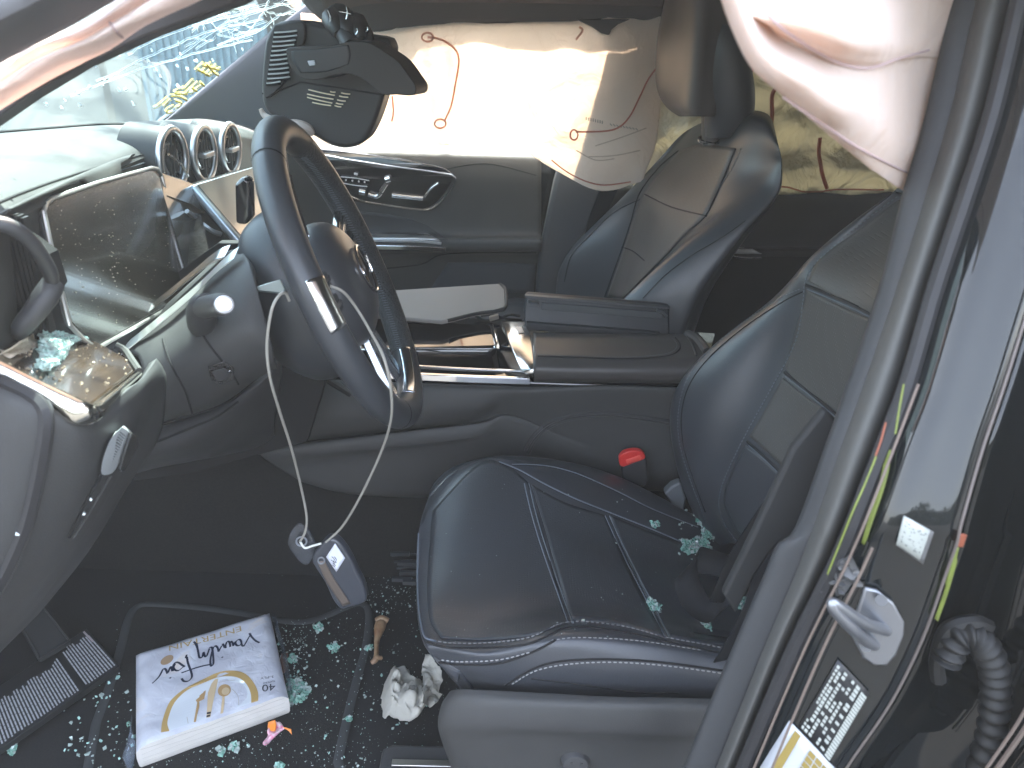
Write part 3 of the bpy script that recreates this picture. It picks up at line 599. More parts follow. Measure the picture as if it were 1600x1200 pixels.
for i in range(9): b.tube(hits(CT, [(953 + i * 5, 193 + i * .9), (956 + i * 5, 196.5 + i * .9)], .002), .0010, 4)
b.build('printed_code', mat('grey_print', (.45, .42, .38), .8), c1)
c2rows = []
for k, (r, y) in enumerate(((20, 1.02), (70, 1.0), (120, .985), (165, 1.0), (200, .98), (235, 1.0), (265, .98), (292, .995), (300, .99))):
    c2rows.append([Y(c, r + (4 if k == 8 and i % 2 else 0), y + (.02 if i in (0,) else 0)) for i, c in enumerate((990, 1060, 1130, 1190, 1250, 1320, 1400, 1480))])
c2 = grid('curtain_airbag', c2rows, AIRC, None, 8, 6, disp=wr(.016, 11), thick=.0012)
tag(c2, 'shaded wrinkled olive cream curtain airbag hanging over the far rear window', 'airbag')
C2T = bvh(c2)
for q in ([(1214, 135), (1206, 150), (1206, 180), (1203, 205)], [(1281, 215), (1279, 240), (1284, 270), (1292, 294)], [(1186, 84), (1170, 118)]): redline(C2T, q, .0045, c2, 'strap')
redline(C2T, [(1190, 290), (1230, 292), (1265, 302), (1310, 296), (1380, 297)], .002, c2)
# near curtain airbag at the top right, outside the roof edge
R_ = [[Y(1060, -130, -.37), Y(1180, -130, -.36), Y(1320, -130, -.35), Y(1460, -120, -.31), Y(1560, -110, -.25)],
      [Y(1080, -50, -.43), Y(1210, -40, -.43), Y(1340, -30, -.425), Y(1460, -20, -.31), Y(1550, 0, -.25)],
      [Y(1130, -10, -.47), Y(1240, 25, -.485), Y(1350, 55, -.475), Y(1450, 60, -.31), Y(1540, 60, -.25)],
      [Y(1175, 10, -.475), Y(1262, 66, -.48), Y(1355, 92, -.46), Y(1440, 88, -.31), Y(1530, 85, -.25)],
      [Y(1190, 22, -.470), Y(1270, 80, -.470), Y(1350, 108, -.45), Y(1430, 98, -.31), Y(1520, 100, -.25)],
      [Y(1196, 36, -.47), Y(1276, 96, -.475), Y(1350, 130, -.455), Y(1430, 150, -.31), Y(1510, 175, -.25)],
      [Y(1180, 60, -.49), Y(1262, 130, -.50), Y(1345, 185, -.475), Y(1430, 225, -.31), Y(1500, 245, -.25)],
      [Y(1165, 80, -.48), Y(1246, 158, -.49), Y(1330, 225, -.465), Y(1415, 275, -.31), Y(1480, 300, -.25)],
      [Y(1160, 84, -.46), Y(1240, 164, -.47), Y(1324, 236, -.45), Y(1408, 296, -.31), Y(1470, 325, -.25)]]
R_ = [[r[0] + V((-.04, .07, .14)), r[0] + V((-.025, .025, .06))] + r for r in R_]
c3 = grid('curtain_airbag', R_, fabric('airbag_cloth_lining', (.70, .62, .56), .48, (.84, .66, .54)), None, 8, 8, disp=wr(.006, 14), thick=.0012)
tag(c3, 'bright white curtain airbag sagging from the roof edge at the top right', 'airbag')
C3T = bvh(c3)
seam('hem_stitch', C3T, [(1195, 18), (1225, 45), (1270, 75), (1320, 100), (1355, 106), (1400, 92), (1450, 78)], .0008, mat('mauve_thread', (.40, .29, .28), .7), c3, 10)
seam('hem_stitch', C3T, [(1225, 150), (1290, 195), (1340, 230), (1400, 262), (1440, 280)], .0008, mat('mauve_thread'), c3, 10)
# near front airbag rolled along the windshield pillar
A_ = []
for (t1, t2) in (((-70, 150), (-60, 215)), ((0, 97), (0, 172)), ((34, 72), (79, 124)), ((90, 52), (130, 98)), ((120, 40), (168, 80)), ((160, 18), (228, 40)), ((215, -22), (310, 2)), ((300, -60), (400, -40))):
    a1, a2 = V((*t1, 0)), V((*t2, 0)); A_.append([Y(a1.x, a1.y, -.335), Y(*(a1.lerp(a2, .15).xy), -.385), Y(*(a1.lerp(a2, .4).xy), -.375), Y(*(a1.lerp(a2, .5).xy), -.40), Y(*(a1.lerp(a2, .8).xy), -.385), Y(a2.x, a2.y, -.34), Y(*(a1.lerp(a2, .6).xy), -.30)])
c4 = grid('curtain_airbag', A_, fabric('airbag_cloth_pink', (.84, .76, .71), .35, (.88, .70, .62)), None, 8, 10, cu=True, caps=True, disp=wr(.012, 22))
tag(c4, 'pinkish rolled airbag bunched along the windshield pillar at the top left', 'airbag'); C4T = bvh(c4)
seam('stitch_line', C4T, [(172, 35), (178, 45), (190, 57)], .0009, mat('mauve_thread'), c4, 6)

# ================================================================== passenger seat
ps = thing('leather_car_seat', 'far black leather seat with warm lit centre panel and raised headrest', 'car seat', (.3, .75, 0))
S_ = [[Y(1072, 207, .95), Y(1085, 198, .92), Y(1100, 195, .86), Y(1130, 190, .75), Y(1165, 188, .63), Y(1198, 200, .56), Y(1214, 222, .52)],
      [Y(1030, 250, .985), Y(1040, 245, .97), Y(1052, 252, .90), Y(1092, 262, .75), Y(1135, 268, .62), Y(1185, 268, .545), Y(1218, 258, .50)],
      [Y(968, 318, 1.0), Y(975, 308, .985), Y(1000, 308, .90), Y(1048, 320, .75), Y(1103, 334, .60), Y(1150, 318, .53), Y(1205, 305, .49)],
      [Y(893, 395, 1.01), Y(900, 388, .99), Y(975, 385, .90), Y(1015, 392, .75), Y(1056, 396, .61), Y(1060, 390, .52), Y(1140, 375, .48)],
      [Y(872, 450, 1.01), Y(878, 452, .99), Y(950, 465, .90), Y(975, 472, .75), Y(1010, 478, .62), Y(970, 474, .52), Y(1070, 470, .47)],
      [Y(880, 530, 1.01), Y(885, 530, .99), Y(940, 545, .90), Y(960, 555, .75), Y(985, 560, .62), Y(925, 555, .52), Y(1035, 570, .47)]]
rows = []
for r in S_:
    g = r[-1]; k_ = (.004, .012, .03, .05, .06, .06)[len(rows)]; bk = [g + V((k_ * .5, .01, 0)), g + V((k_, .06, -.0)), V((g.x + k_ + .03, .75, g.z - .02)), V((r[0].x + .12, .96, r[0].z)), r[0] + V((.05, .0, 0))]
    rows.append(list(r) + bk)
top = [p.lerp(sum(rows[0], V()) / 12, .5) + V((.03, 0, .03)) for p in rows[0]]
sb = grid('backrest', [top] + rows, LEA, ps, 5, 7, cu=True, caps=True); PST = bvh(sb)
patch('centre_panel', PST, [[(1062, 238), (1095, 226), (1150, 232)], [(1020, 285), (1065, 290), (1128, 285)], [(1000, 318), (1045, 322), (1104, 336)], [(985, 360), (1025, 364), (1074, 364)], [(972, 400), (1005, 400), (1038, 403)], [(950, 464), (965, 464), (975, 466)]], mat('warm_lit_perforated_leather', (0.085, 0.074, 0.068), 0.42, bump=(420, 0.2, 0.001), dots=(210, 0.4)), ps, 6, off=.0015, thick=.003)  # black leather with the warm curtain light put into its colour
PST2 = bvh(sb, bpy.data.objects['centre_panel'])
for q in ([(1008, 304), (1050, 324), (1105, 338)], [(972, 386), (990, 393), (1008, 408)]): seam('cross_seam', PST2, q, .0016, BLK, ps, 8, off=.0008)
seam('stitching', PST, [(1060, 236), (1030, 262), (1000, 302), (985, 350), (968, 400), (945, 464)], .0012, BLK, ps, 8, off=.001)
seam('stitching', PST, [(1158, 232), (1145, 262), (1120, 300), (1104, 330), (1075, 362), (1040, 400)], .0011, STI, ps, 10, off=.001, dash=.007)
seam('stitching', PST, [(1165, 345), (1130, 370), (1080, 400), (1040, 430), (1005, 466)], .0009, BLK, ps, 10, off=.001)
seam('stitching', PST, [(1000, 312), (960, 332), (920, 370), (893, 400), (882, 440)], .0009, BLK, ps, 10, off=.001)
# headrest: front pad + rear shell + post
hp = [[Y(1040, -40, .84), Y(1062, -45, .80), Y(1085, -40, .72), Y(1088, -35, .68), Y(1095, -30, .70)]]
def hr(px_l, px_m, px_r, row, y0=.87, y1=.66): return [Y(px_l, row, y0), Y((px_l + px_m) / 2 - 3, row, (y0 + y1) / 2), Y(px_m, row, y1), Y(px_m + (px_r - px_m) * .5, row, y1 - .012), Y(px_r, row, y1 + .01), Y(px_r + 4, row, y0 - .04), Y(px_l + 25, row, y0 + .04)]
head = grid('headrest', [hr(1050, 1075, 1120, -60), hr(1045, 1085, 1160, -30), hr(1036, 1085, 1150, 10), hr(1027, 1083, 1138, 60), hr(1024, 1080, 1132, 110), hr(1028, 1076, 1130, 145), hr(1042, 1074, 1128, 168), hr(1062, 1078, 1120, 182)], mat('warm_lit_leather', (.08, .068, .063), .45, bump=(420, .2, .001)), ps, 5, 6, cu=True, caps=True)  # headrest leather browned in colour to look lit by the curtain
shell = grid('headrest_shell', [[Y(1100, 40, .72), Y(1118, 36, .66), Y(1150, 45, .64), Y(1160, 60, .68), Y(1130, 50, .78)], [Y(1092, 90, .72), Y(1115, 85, .65), Y(1158, 80, .63), Y(1172, 105, .68), Y(1130, 100, .8)], [Y(1090, 140, .72), Y(1112, 140, .65), Y(1165, 140, .63), Y(1178, 150, .68), Y(1130, 150, .8)], [Y(1100, 180, .72), Y(1115, 184, .66), Y(1160, 188, .64), Y(1174, 185, .68), Y(1130, 180, .79)], [Y(1102, 212, .72), Y(1118, 216, .67), Y(1148, 214, .66), Y(1156, 208, .68), Y(1130, 205, .76)]], LEA, ps, 6, 6, cu=True, caps=True)
tube('headrest_post', [Y(1110, 170, .72), Y(1110, 200, .72), Y(1111, 225, .72)], .018, mat('post_dark', (.07, .065, .062), .4), ps, 3, 10)
tube('post_collar', [Y(1110 + 17 * math.cos(a * PI / 6), 218 + 6 * math.sin(a * PI / 6), .72 - .015 * math.sin(a * PI / 6)) for a in range(12)], .004, CHR, ps, 3, 6, closed=True)
grid('seat_cushion', [[V((-.12, .5, .30)), V((-.14, .75, .30)), V((-.12, 1.0, .30))], [V((-.13, .5, .40)), V((-.16, .75, .41)), V((-.13, 1.0, .40))], [V((0, .49, .46)), V((0, .75, .43)), V((0, 1.01, .46))], [V((.3, .49, .44)), V((.3, .75, .40)), V((.3, 1.01, .44))]], LEA, ps, 5, 5, thick=.06)
# seat belt hanging on the far centre pillar
bar('far_seat_belt', YL(1.0, (952, 296), (934, 340), (915, 420), (905, 480)), (.022, 0, .004), (0, .0012, 0), mat('belt_webbing', (.012, .013, .015), .85, bump=(800, .3, .0005), spec=.15), None)
tag(bpy.data.objects['far_seat_belt'], 'dark seat belt hanging beside the far pillar left of the passenger seat', 'seat belt')

# ================================================================== dashboard
da = thing('dashboard', 'sunlit grey dashboard with round vents and two dusty screens', 'dashboard', (-.6, .3, .5))
rows = [[Y(130, 232, 1.06), Y(200, 205, 1.05), Y(300, 186, 1.05), Y(360, 190, 1.05), Y(410, 204, 1.05), Y(440, 222, 1.05), Y(450, 250, 1.05), Y(455, 330, 1.05)],
        [Y(-40, 232, .6), Y(60, 206, .6), Y(180, 192, .6), Y(262, 190, .6), Y(320, 196, .6), Y(345, 208, .6), Y(352, 225, .6), Y(385, 320, .6)],
        [Y(-150, 240, .3), Y(-40, 214, .3), Y(60, 202, .3), Y(160, 204, .3), Y(222, 218, .3), Y(248, 236, .3), Y(254, 256, .3), Y(300, 380, .3)],
        [Y(-330, 262, 0), Y(-180, 236, 0), Y(-60, 222, 0), Y(50, 230, 0), Y(120, 255, 0), Y(152, 276, 0), Y(150, 292, 0), Y(180, 440, 0)],
        [Y(-640, 340, -.25), Y(-420, 290, -.25), Y(-240, 268, -.25), Y(-90, 275, -.25), Y(10, 304, -.25), Y(46, 330, -.25), Y(40, 352, -.25), Y(60, 520, -.25)],
        [Y(-980, 520, -.42), Y(-700, 420, -.42), Y(-480, 370, -.42), Y(-300, 360, -.42), Y(-150, 380, -.42), Y(-100, 410, -.42), Y(-100, 440, -.42), Y(-80, 640, -.42)]]
dt = grid('dash_top', rows, SOFT, da, 6, 7, thick=.01); DA = bvh(dt)
seam('stitching', DA, [(-20, 352), (20, 325), (60, 306), (120, 285), (180, 268), (232, 252)], .0011, STI, da, 10, off=.001, dash=.008)
seam('panel_gap', DA, [(-30, 330), (40, 300), (120, 272), (228, 240)], .0013, BLK, da, 10, off=.0005)
seam('panel_gap', DA, [(0, 208), (60, 203), (150, 196), (200, 195)], .003, BLK, da, 10, off=.0005)
# vents: ring, inner ring, vanes, knob
VX = V((1, -.02, -.05)).normalized()
def vent(c, rx, rz, parent, knob=True):
    c = V(c); ax = VX; e1 = V((0, 1, 0)); e2 = ax.cross(e1).normalized(); e1 = e2.cross(ax)
    def ring(k, a=0, d=0, n=36): return [c + ax * d + e1 * rx * k * math.cos(t * 2 * PI / n + a) + e2 * rz * k * math.sin(t * 2 * PI / n + a) for t in range(n)]
    v = tube('vent', ring(1.0), .0055, ALU, parent, 1, 10, closed=True, sm=False)
    b = MB(); n = 36; R0, R1, R2 = ring(1.12, d=-.06), ring(1.06, d=-.012), ring(1.0, d=0)
    vs = R0 + R1 + R2; fs = []
    for k in range(2):
        for i in range(n): j = (i + 1) % n; fs.append((k * n + i, k * n + j, (k + 1) * n + j, (k + 1) * n + i))
    mk('vent_barrel', vs, fs, PLM, v)
    vs = ring(.95, d=-.002) + ring(.80, d=-.02) + ring(.35, d=-.028) ; fs = []
    for k in range(2):
        for i in range(n): j = (i + 1) % n; fs.append((k * n + i, k * n + j, (k + 1) * n + j, (k + 1) * n + i))
    fs.append(tuple(2 * n + i for i in range(n))); mk('vent_throat', vs, fs, GLD, v)
    mk('inner_ring', *tubemesh(ring(.52, d=-.004), .0028, 8, True), ALU, v)
    for s in (-1, 1, 0):
        bb = MB(); bb.box(c + ax * -.006 + e1 * rx * .25 * s, ax * .008, e1 * .0012, e2 * rz * (.5 if s else .9)); bb.build('vane', PLA, v, smooth=False)
    for a in range(8):
        t = a * PI / 4; bb = MB(); bb.box(c + ax * -.009 + (e1 * math.cos(t) * rx + e2 * math.sin(t) * rz) * .72, ax * .006, (e1 * math.cos(t) + e2 * math.sin(t)) * rx * .2, (e2 * math.cos(t) - e1 * math.sin(t)) * .001); bb.build('vane', PLA, v, smooth=False)
    if knob:
        bb = MB(); bb.box(c + ax * .004, ax * .007, e1 * rx * .42, e2 * .004); bb.build('knob', ALU, v, bevel=.0015)
    return v
vent(Y(270, 249, .27), .044, .044, da, False)
vent(Y(319, 241, .40), .043, .043, da)
vent(Y(360, 233, .54), .043, .043, da)
b = MB(); cc = Y(270, 249, .27); b.tube([cc + V((.008, -.03, .012)), cc + V((.012, .0, -.005)), cc + V((.006, .03, -.03))], .0022, 6); b.build('broken_vane', CHB, da)
# gloss fascia under the vents
prism('fascia', [Y(240, 262, .20), Y(300, 285, .27), Y(380, 262, .58), Y(396, 330, .58), Y(400, 420, .30), Y(330, 420, .2), Y(290, 430, .16)], (-.02, 0, -.01), GLD, da, .004)
tube('fascia_trim', [Y(292, 330, .22), Y(310, 345, .24), Y(330, 360, .24), Y(345, 366, .25)], .004, ALU, da, 4, 6)
prism('fascia_panel', [Y(262, 305, .20), Y(298, 318, .24), Y(322, 332, .25), Y(300, 338, .24), Y(270, 344, .21)], (-.004, 0, 0), mat('wood_gloss', (.06, .042, .03), .2, coat=1, var=(30, .8, (.03, .02, .012))), da, .001)
# centre screen
sA, sB, sC, sD = Y(301, 287, .26), Y(400, 258, .60), Y(476, 352, .56), Y(384, 384, .24)
n_ = (sB - sA).cross(sD - sA).normalized(); n_ = n_ if n_.dot(CAM - sA) > 0 else -n_
cs_ = prism('centre_screen', [sA, sB, sC, sD], -n_ * .014, mat('silver_blue_frame', (.45, .5, .55), .3, .9), da, .005, 4)
qc = (sA + sB + sC + sD) / 4
prism('screen_glass', [q.lerp(qc, .06) + n_ * .0015 for q in (sA, sB, sC, sD)], -n_ * .001, mat('dusty_screen', (.02, .018, .016), .10, coat=.6, bump=(40, .05, .0006), var=(500, .3, (.2, .16, .13))), cs_, .0005)
# instrument display
iA, iB, iC = Y(70, 318, -.2), Y(240, 262, .18), Y(286, 424, .19)
nI = (iB - iA).cross(iC - iA).normalized(); nI = nI if nI.dot(CAM - iA) > 0 else -nI
def IP(*pp): return PL(iA, nI, *pp)
out = IP((70, 318), (80, 310), (150, 286), (236, 262), (245, 264), (252, 275), (270, 350), (288, 430), (290, 452), (282, 470), (150, 545), (128, 530), (107, 508), (85, 420), (66, 330))
idp = prism('instrument_display', out, -nI * .016, mat('display_back', (.02, .02, .022), .4), da, .003)
GSC = mat('dusty_display_glass', (.014, .012, .010), .14, coat=.25, bump=(700, .25, .0006), var=(900, .6, (.035, .03, .026)))
t = GSC.node_tree; 
inner = IP((74, 322), (84, 314), (150, 291), (234, 267), (242, 270), (248, 279), (266, 352), (284, 430), (284, 452), (278, 466), (152, 538), (130, 524), (111, 503), (89, 420), (71, 332))
prism('display_glass', [p + nI * .001 for p in inner], nI * -.0008, GSC, idp, .0004)
tube('display_frame', [p + nI * .001 for p in out], .0024, mat('pale_frame', (.62, .6, .57), .3, .7), idp, 1, 8, closed=True, sm=False)
IT = bvh(bpy.data.objects['display_glass']); b = MB(); rq = random.Random(9)
for k in range(520):
    x, y = rq.uniform(85, 280), rq.uniform(270, 520)
    if math.sin(x * .22) + rq.uniform(-1, 1) < .1: continue
    h = hit(IT, x, y, .0003)
    if h is not None: b.chip(h, rq.uniform(.0002, .0006))
tag(b.build('dust_specks', mat('dust', (.20, .18, .15), .9), idp), kind='stuff')
# driver-side outer vent, left edge of picture
hv = tube('outer_vent', [Y(-120, 460, -.33), Y(-90, 385, -.335), Y(-40, 352, -.34), (Y(10, 352, -.335)), Y(50, 380, -.32), Y(78, 425, -.30), Y(80, 455, -.29)], [.006, .006, .006, .006, .006, .006, .005], PLA, da, 8, 10)
tube('outer_vent_ring', [Y(84, 442, -.29), Y(72, 462, -.30), Y(52, 490, -.31), Y(34, 512, -.315), Y(30, 524, -.31)], [.009, .010, .009, .008, .005], PLA, hv, 8, 10)
mk('vent_cavity', [Y(-160, 345, -.275), Y(10, 356, -.275), Y(70, 400, -.275), Y(86, 450, -.275), Y(40, 520, -.275), Y(-160, 560, -.275)], [(0, 1, 2, 3, 4, 5)], BLK, hv, smooth=False, thick=.02)
b = MB()
for k in range(14): b.box(Y(-30 + k * 7, 430 + 3 * math.sin(k), -.285), (.0012, 0, 0), (0, .004, 0), (0, 0, .05))
b.build('vane_pack', mat('vane_dark', (.02, .02, .02), .5), hv, smooth=False)
# dash end panel with silver trim
eA, eB, eC = Y(0, 572, -.36), Y(140, 638, -.355), Y(150, 533, -.19)
nE = (eB - eA).cross(eC - eA).normalized(); nE = nE if nE.z > 0 else -nE
def EP(*pp): return PL(eA, nE, *pp)
WDG = mat('walnut_gloss', (.022, .014, .010), .14, coat=.8, bump=(60, .08, .0006), var=(40, .9, (.075, .05, .032)))
ep = prism('end_panel', EP((-70, 545), (0, 574), (70, 608), (128, 634), (146, 632), (180, 604), (212, 580), (200, 560), (150, 533), (100, 512), (60, 496), (-60, 480)), -nE * .02, WDG, da, .003); ET = bvh(ep)
tube('silver_trim', [p + nE * .002 - V((0, .003, .004)) for p in EP((-80, 538), (0, 576), (60, 606), (110, 632), (128, 640), (146, 640), (165, 624), (190, 602), (216, 580))], [.0075, .0072, .0074, .0085, .0085, .007, .005, .0036, .003], mat('warm_silver', (.80, .77, .68), .16, 1), da, 8, 10, flat=1.3)
tube('silver_trim', [p for p in EP((217, 580), (205, 562), (195, 548), (180, 540))], .004, SOFT, da, 5, 8)
kb = [[Y(-90, 560, -.375), Y(0, 590, -.372), Y(75, 624, -.368), Y(135, 652, -.352), Y(150, 648, -.335), Y(200, 608, -.28), Y(222, 590, -.23), Y(245, 560, -.15)],
      [Y(-90, 600, -.39), Y(0, 622, -.388), Y(70, 648, -.382), Y(130, 676, -.365), Y(165, 668, -.33), Y(208, 630, -.28), Y(232, 600, -.225), Y(255, 575, -.15)],
      [Y(-90, 660, -.40), Y(0, 690, -.395), Y(68, 705, -.385), Y(128, 730, -.36), Y(168, 712, -.325), Y(205, 680, -.275), Y(228, 645, -.22), Y(260, 600, -.15)],
      [Y(-100, 780, -.40), Y(-10, 800, -.395), Y(45, 812, -.383), Y(105, 820, -.35), Y(140, 795, -.31), Y(168, 772, -.27), Y(188, 748, -.235), Y(250, 680, -.15)],
      [Y(-120, 900, -.395), Y(-40, 905, -.39), Y(5, 905, -.38), Y(55, 910, -.345), Y(85, 895, -.31), Y(105, 880, -.28), Y(120, 860, -.25), Y(200, 760, -.17)],
      [Y(-150, 1010, -.385), Y(-110, 1010, -.38), Y(-60, 1010, -.37), Y(-20, 1004, -.345), Y(10, 990, -.32), Y(30, 978, -.295), Y(48, 962, -.27), Y(140, 860, -.19)],
      [Y(-200, 1120, -.36), Y(-160, 1120, -.36), Y(-120, 1120, -.35), Y(-90, 1110, -.33), Y(-70, 1090, -.31), Y(-50, 1070, -.29), Y(-30, 1050, -.27), Y(60, 960, -.2)]]
kn = grid('knee_panel', kb, PLM, da, 6, 6, thick=.01); KT = bvh(kn)
seam('door_seal_edge', KT, [(-40, 575), (0, 597), (40, 616), (64, 634), (72, 655), (68, 700), (56, 760), (40, 820), (15, 880), (-10, 925)], .0055, RUB, da, 10, off=.001)
seam('door_seal_edge', KT, [(-40, 570), (0, 590), (45, 610), (70, 630), (78, 655), (73, 700), (62, 760), (45, 822), (22, 880), (-4, 930)], .0022, PLM, da, 10, off=.003)
seam('panel_gap', KT, [(164, 730), (140, 770), (118, 815), (107, 838)], .0022, BLK, da, 8)
seam('panel_gap', KT, [(172, 742), (155, 770), (130, 812), (112, 840)], .0016, PLM, da, 8, off=.001)
kh = hits(KT, spl2([(188, 664), (199, 672), (202, 682), (190, 704), (178, 728), (170, 735), (157, 735), (158, 716), (166, 692), (176, 674)], 3), .003)
lk = prism('light_switch', kh, V((.004, -.010, .004)), mat('knurled_silver', (.62, .66, .68), .3, .35), da, .002, 2)
b = MB()
for k in range(14):
    t = k / 13; h = [Y(164 + 24 * t, 725 - 50 * t, kh[0].y - .018), Y(172 + 24 * t, 728 - 46 * t, kh[0].y - .016)]; b.tube(h, .0004, 4)
b.build('knurl', mat('knurl_grey', (.3, .32, .34), .4, 1), lk)
prism('switch_face', hits(KT, spl2([(192, 672), (200, 676), (204, 688), (194, 708), (181, 730), (176, 728), (184, 700)], 2), .005), V((.006, -.006, .002)), GLD, lk, .001, 2)
b = MB()
for x, y in ((137, 778), (126, 800), (28, 831)): b.chip(hit(KT, x, y, .002), .0016)
b.build('glass_crumb', mat('clear_crumb', (.8, .85, .85), .2), da)
# column shroud, bright top strip and lower covers
sr = [[Y(158, 548, .10), Y(230, 500, .08), Y(290, 448, .06), Y(340, 402, .05), Y(362, 390, .05)],
      [Y(176, 548, -.02), Y(238, 508, -.02), Y(300, 452, -.02), Y(352, 406, -.02), Y(376, 392, -.02)],
      [Y(212, 552, -.10), Y(265, 520, -.10), Y(325, 470, -.10), Y(368, 435, -.10), Y(392, 420, -.10)],
      [Y(224, 590, -.135), Y(275, 566, -.14), Y(335, 530, -.145), Y(385, 510, -.14), Y(420, 520, -.13)],
      [Y(228, 630, -.125), Y(285, 612, -.13), Y(345, 592, -.13), Y(395, 566, -.125), Y(428, 560, -.12)],
      [Y(228, 664, -.07), Y(290, 648, -.075), Y(350, 626, -.07), Y(400, 592, -.07), Y(432, 575, -.07)],
      [Y(226, 672, .02), Y(290, 652, .02), Y(350, 628, .02), Y(400, 590, .02), Y(432, 570, .02)]]
sh = grid('column_shroud', sr, PLM, da, 6, 6, thick=.008); SH = bvh(sh)
bar('silver_cover_edge', [Y(160, 540, .0), Y(215, 497, .0), Y(275, 450, .0), Y(330, 405, .0), Y(354, 394, .0)], (0, .012, .004), (.002, 0, .0025), CHR, da, n=8)
bar('silver_cover_edge', [Y(196, 543, -.07), Y(240, 508, -.07), Y(300, 458, -.07), Y(345, 414, -.07), Y(366, 398, -.07)], (0, .010, .004), (.003, 0, .003), mat('pale_satin', (.75, .78, .76), .3, .8), da, n=8)
seam('panel_gap', SH, [(255, 530), (268, 570), (290, 612), (300, 646)], .0012, BLK, da, 8)
seam('panel_gap', SH, [(318, 524), (332, 545), (360, 580), (372, 600)], .0012, BLK, da, 8)
seam('panel_gap', SH, [(235, 666), (270, 655), (318, 642), (372, 622)], .0018, BLK, da, 8)
low = [[Y(205, 690, -.16), Y(230, 672, -.10), Y(290, 655, -.06), Y(350, 632, -.02), Y(410, 596, .02), Y(440, 560, .04)],
       [Y(196, 712, -.17), Y(232, 692, -.12), Y(290, 675, -.08), Y(350, 650, -.03), Y(405, 620, .03), Y(440, 590, .06)],
       [Y(190, 735, -.17), Y(240, 716, -.11), Y(290, 702, -.07), Y(350, 682, .0), Y(398, 668, .08), Y(430, 650, .12)],
       [Y(180, 750, -.14), Y(240, 732, -.06), Y(290, 722, .0), Y(350, 710, .08), Y(400, 700, .16), Y(430, 696, .2)],
       [Y(180, 748, .1), Y(240, 730, .15), Y(290, 722, .2), Y(350, 710, .25), Y(400, 700, .3), Y(430, 696, .32)]]
lw_ = grid('lower_cover', low, PLA, da, 5, 5, thick=.008); LWT = bvh(lw_)
seam('panel_gap', LWT, [(206, 700), (250, 688), (300, 668), (340, 650), (372, 628)], .0016, BLK, da, 8)
prism('under_dash_light_block', YL(.16, (100, 560), (200, 480), (340, 380), (480, 380), (520, 560), (480, 690), (300, 740), (150, 760)), (0, .02, 0), BLK, da, .002)  # opaque sheet added to stop sun leaking in behind the column
# stalk
stk = tube('stalk', [Y(318, 505, -.125), Y(314, 492, -.15), Y(316, 482, -.165), Y(324, 478, -.175)], [.017, .015, .0145, .013], PLA, da, 6, 14)
tube('stalk_lever', [Y(312, 482, -.165), Y(330, 478, -.19), Y(346, 476, -.215), Y(350, 476, -.222)], [.0115, .0112, .0112, .0098], PLA, stk, 6, 16)
tube('stalk_button', [Y(348, 476, -.221), Y(351, 475.5, -.227), Y(352, 475.4, -.229)], [.0085, .0085, .006], mat('bright_cap', (.9, .9, .92), .25, .3), stk, 1, 20, sm=False)
tube('stalk_collar', [Y(300, 500, -.135), Y(304, 512, -.135), Y(318, 518, -.135), Y(334, 514, -.135), Y(338, 502, -.135)], .0028, PLA, stk, 6, 8)
asw = hits(SH, [(326, 570), (352, 562), (366, 572), (365, 590), (345, 599), (332, 592)], .002)
aj = prism('adjust_switch', asw, V((0, -.003, .001)), GLD, da, .002, 2)
prism('rocker', hits(SH, [(334, 574), (352, 568), (360, 578), (352, 588), (340, 588)], .006), V((0, -.006, .002)), PLA, aj, .002, 2)
for x in (339, 357): prism('mark', hits(SH, [(x - 3, 571), (x + 2, 569), (x + 3, 572), (x - 2, 574)], .0085), V((0, -.001, 0)), CHB, aj, .0003, 1)  # small chrome chips standing in for two glints on the switch

# ================================================================== steering wheel
SWC = V((-.209, .0126, .8156)); _t, _w = .402, .11
AX = V((math.cos(_t) * math.cos(_w), math.cos(_t) * math.sin(_w), math.sin(_t))); E1 = V((0, 0, 1)).cross(AX).normalized(); E2 = AX.cross(E1)
SR = .1844
def wp(a, r=SR, d=0): a = math.radians(a); return SWC + (E1 * math.cos(a) + E2 * math.sin(a)) * r + AX * d
def rimp(a, phi, rr=.0190, r=SR):
    a = math.radians(a); phi = math.radians(phi); rad = E1 * math.cos(a) + E2 * math.sin(a)
    return SWC + rad * r + (rad * math.cos(phi) + AX * math.sin(phi) * .92) * rr
sw_ = thing('steering_wheel', 'black leather steering wheel with silver spoke inlays and a star emblem', 'steering wheel', tuple(SWC))
LEW = mat('wheel_leather', (0.04, 0.044, 0.05), 0.36, bump=(500, 0.15, 0.001), spec=.5)
def torus(a0, a1, p0, p1, rr, name, m, par, n=96, k=20, closed=False, **kw):
    vs = []; fs = []; na = n; nk = k
    for i in range(na + (0 if closed else 1)):
        a = a0 + (a1 - a0) * i / na
        rrr = rr(a) if callable(rr) else rr
        for j in range(nk + (0 if p1 - p0 == 360 else 1)):
            vs.append(rimp(a, p0 + (p1 - p0) * j / nk, rrr))
    K = nk + (0 if p1 - p0 == 360 else 1); A = len(vs) // K
    for i in range(A if closed else A - 1):
        for j in range(K if p1 - p0 == 360 else K - 1):
            i2 = (i + 1) % A; j2 = (j + 1) % K; fs.append((i * K + j, i * K + j2, i2 * K + j2, i2 * K + j))
    return mk(name, vs, fs, m, par, **kw)
rim = torus(0, 360, 0, 360, .0190, 'rim', LEW, sw_, closed=True)
RIM = bvh(rim)
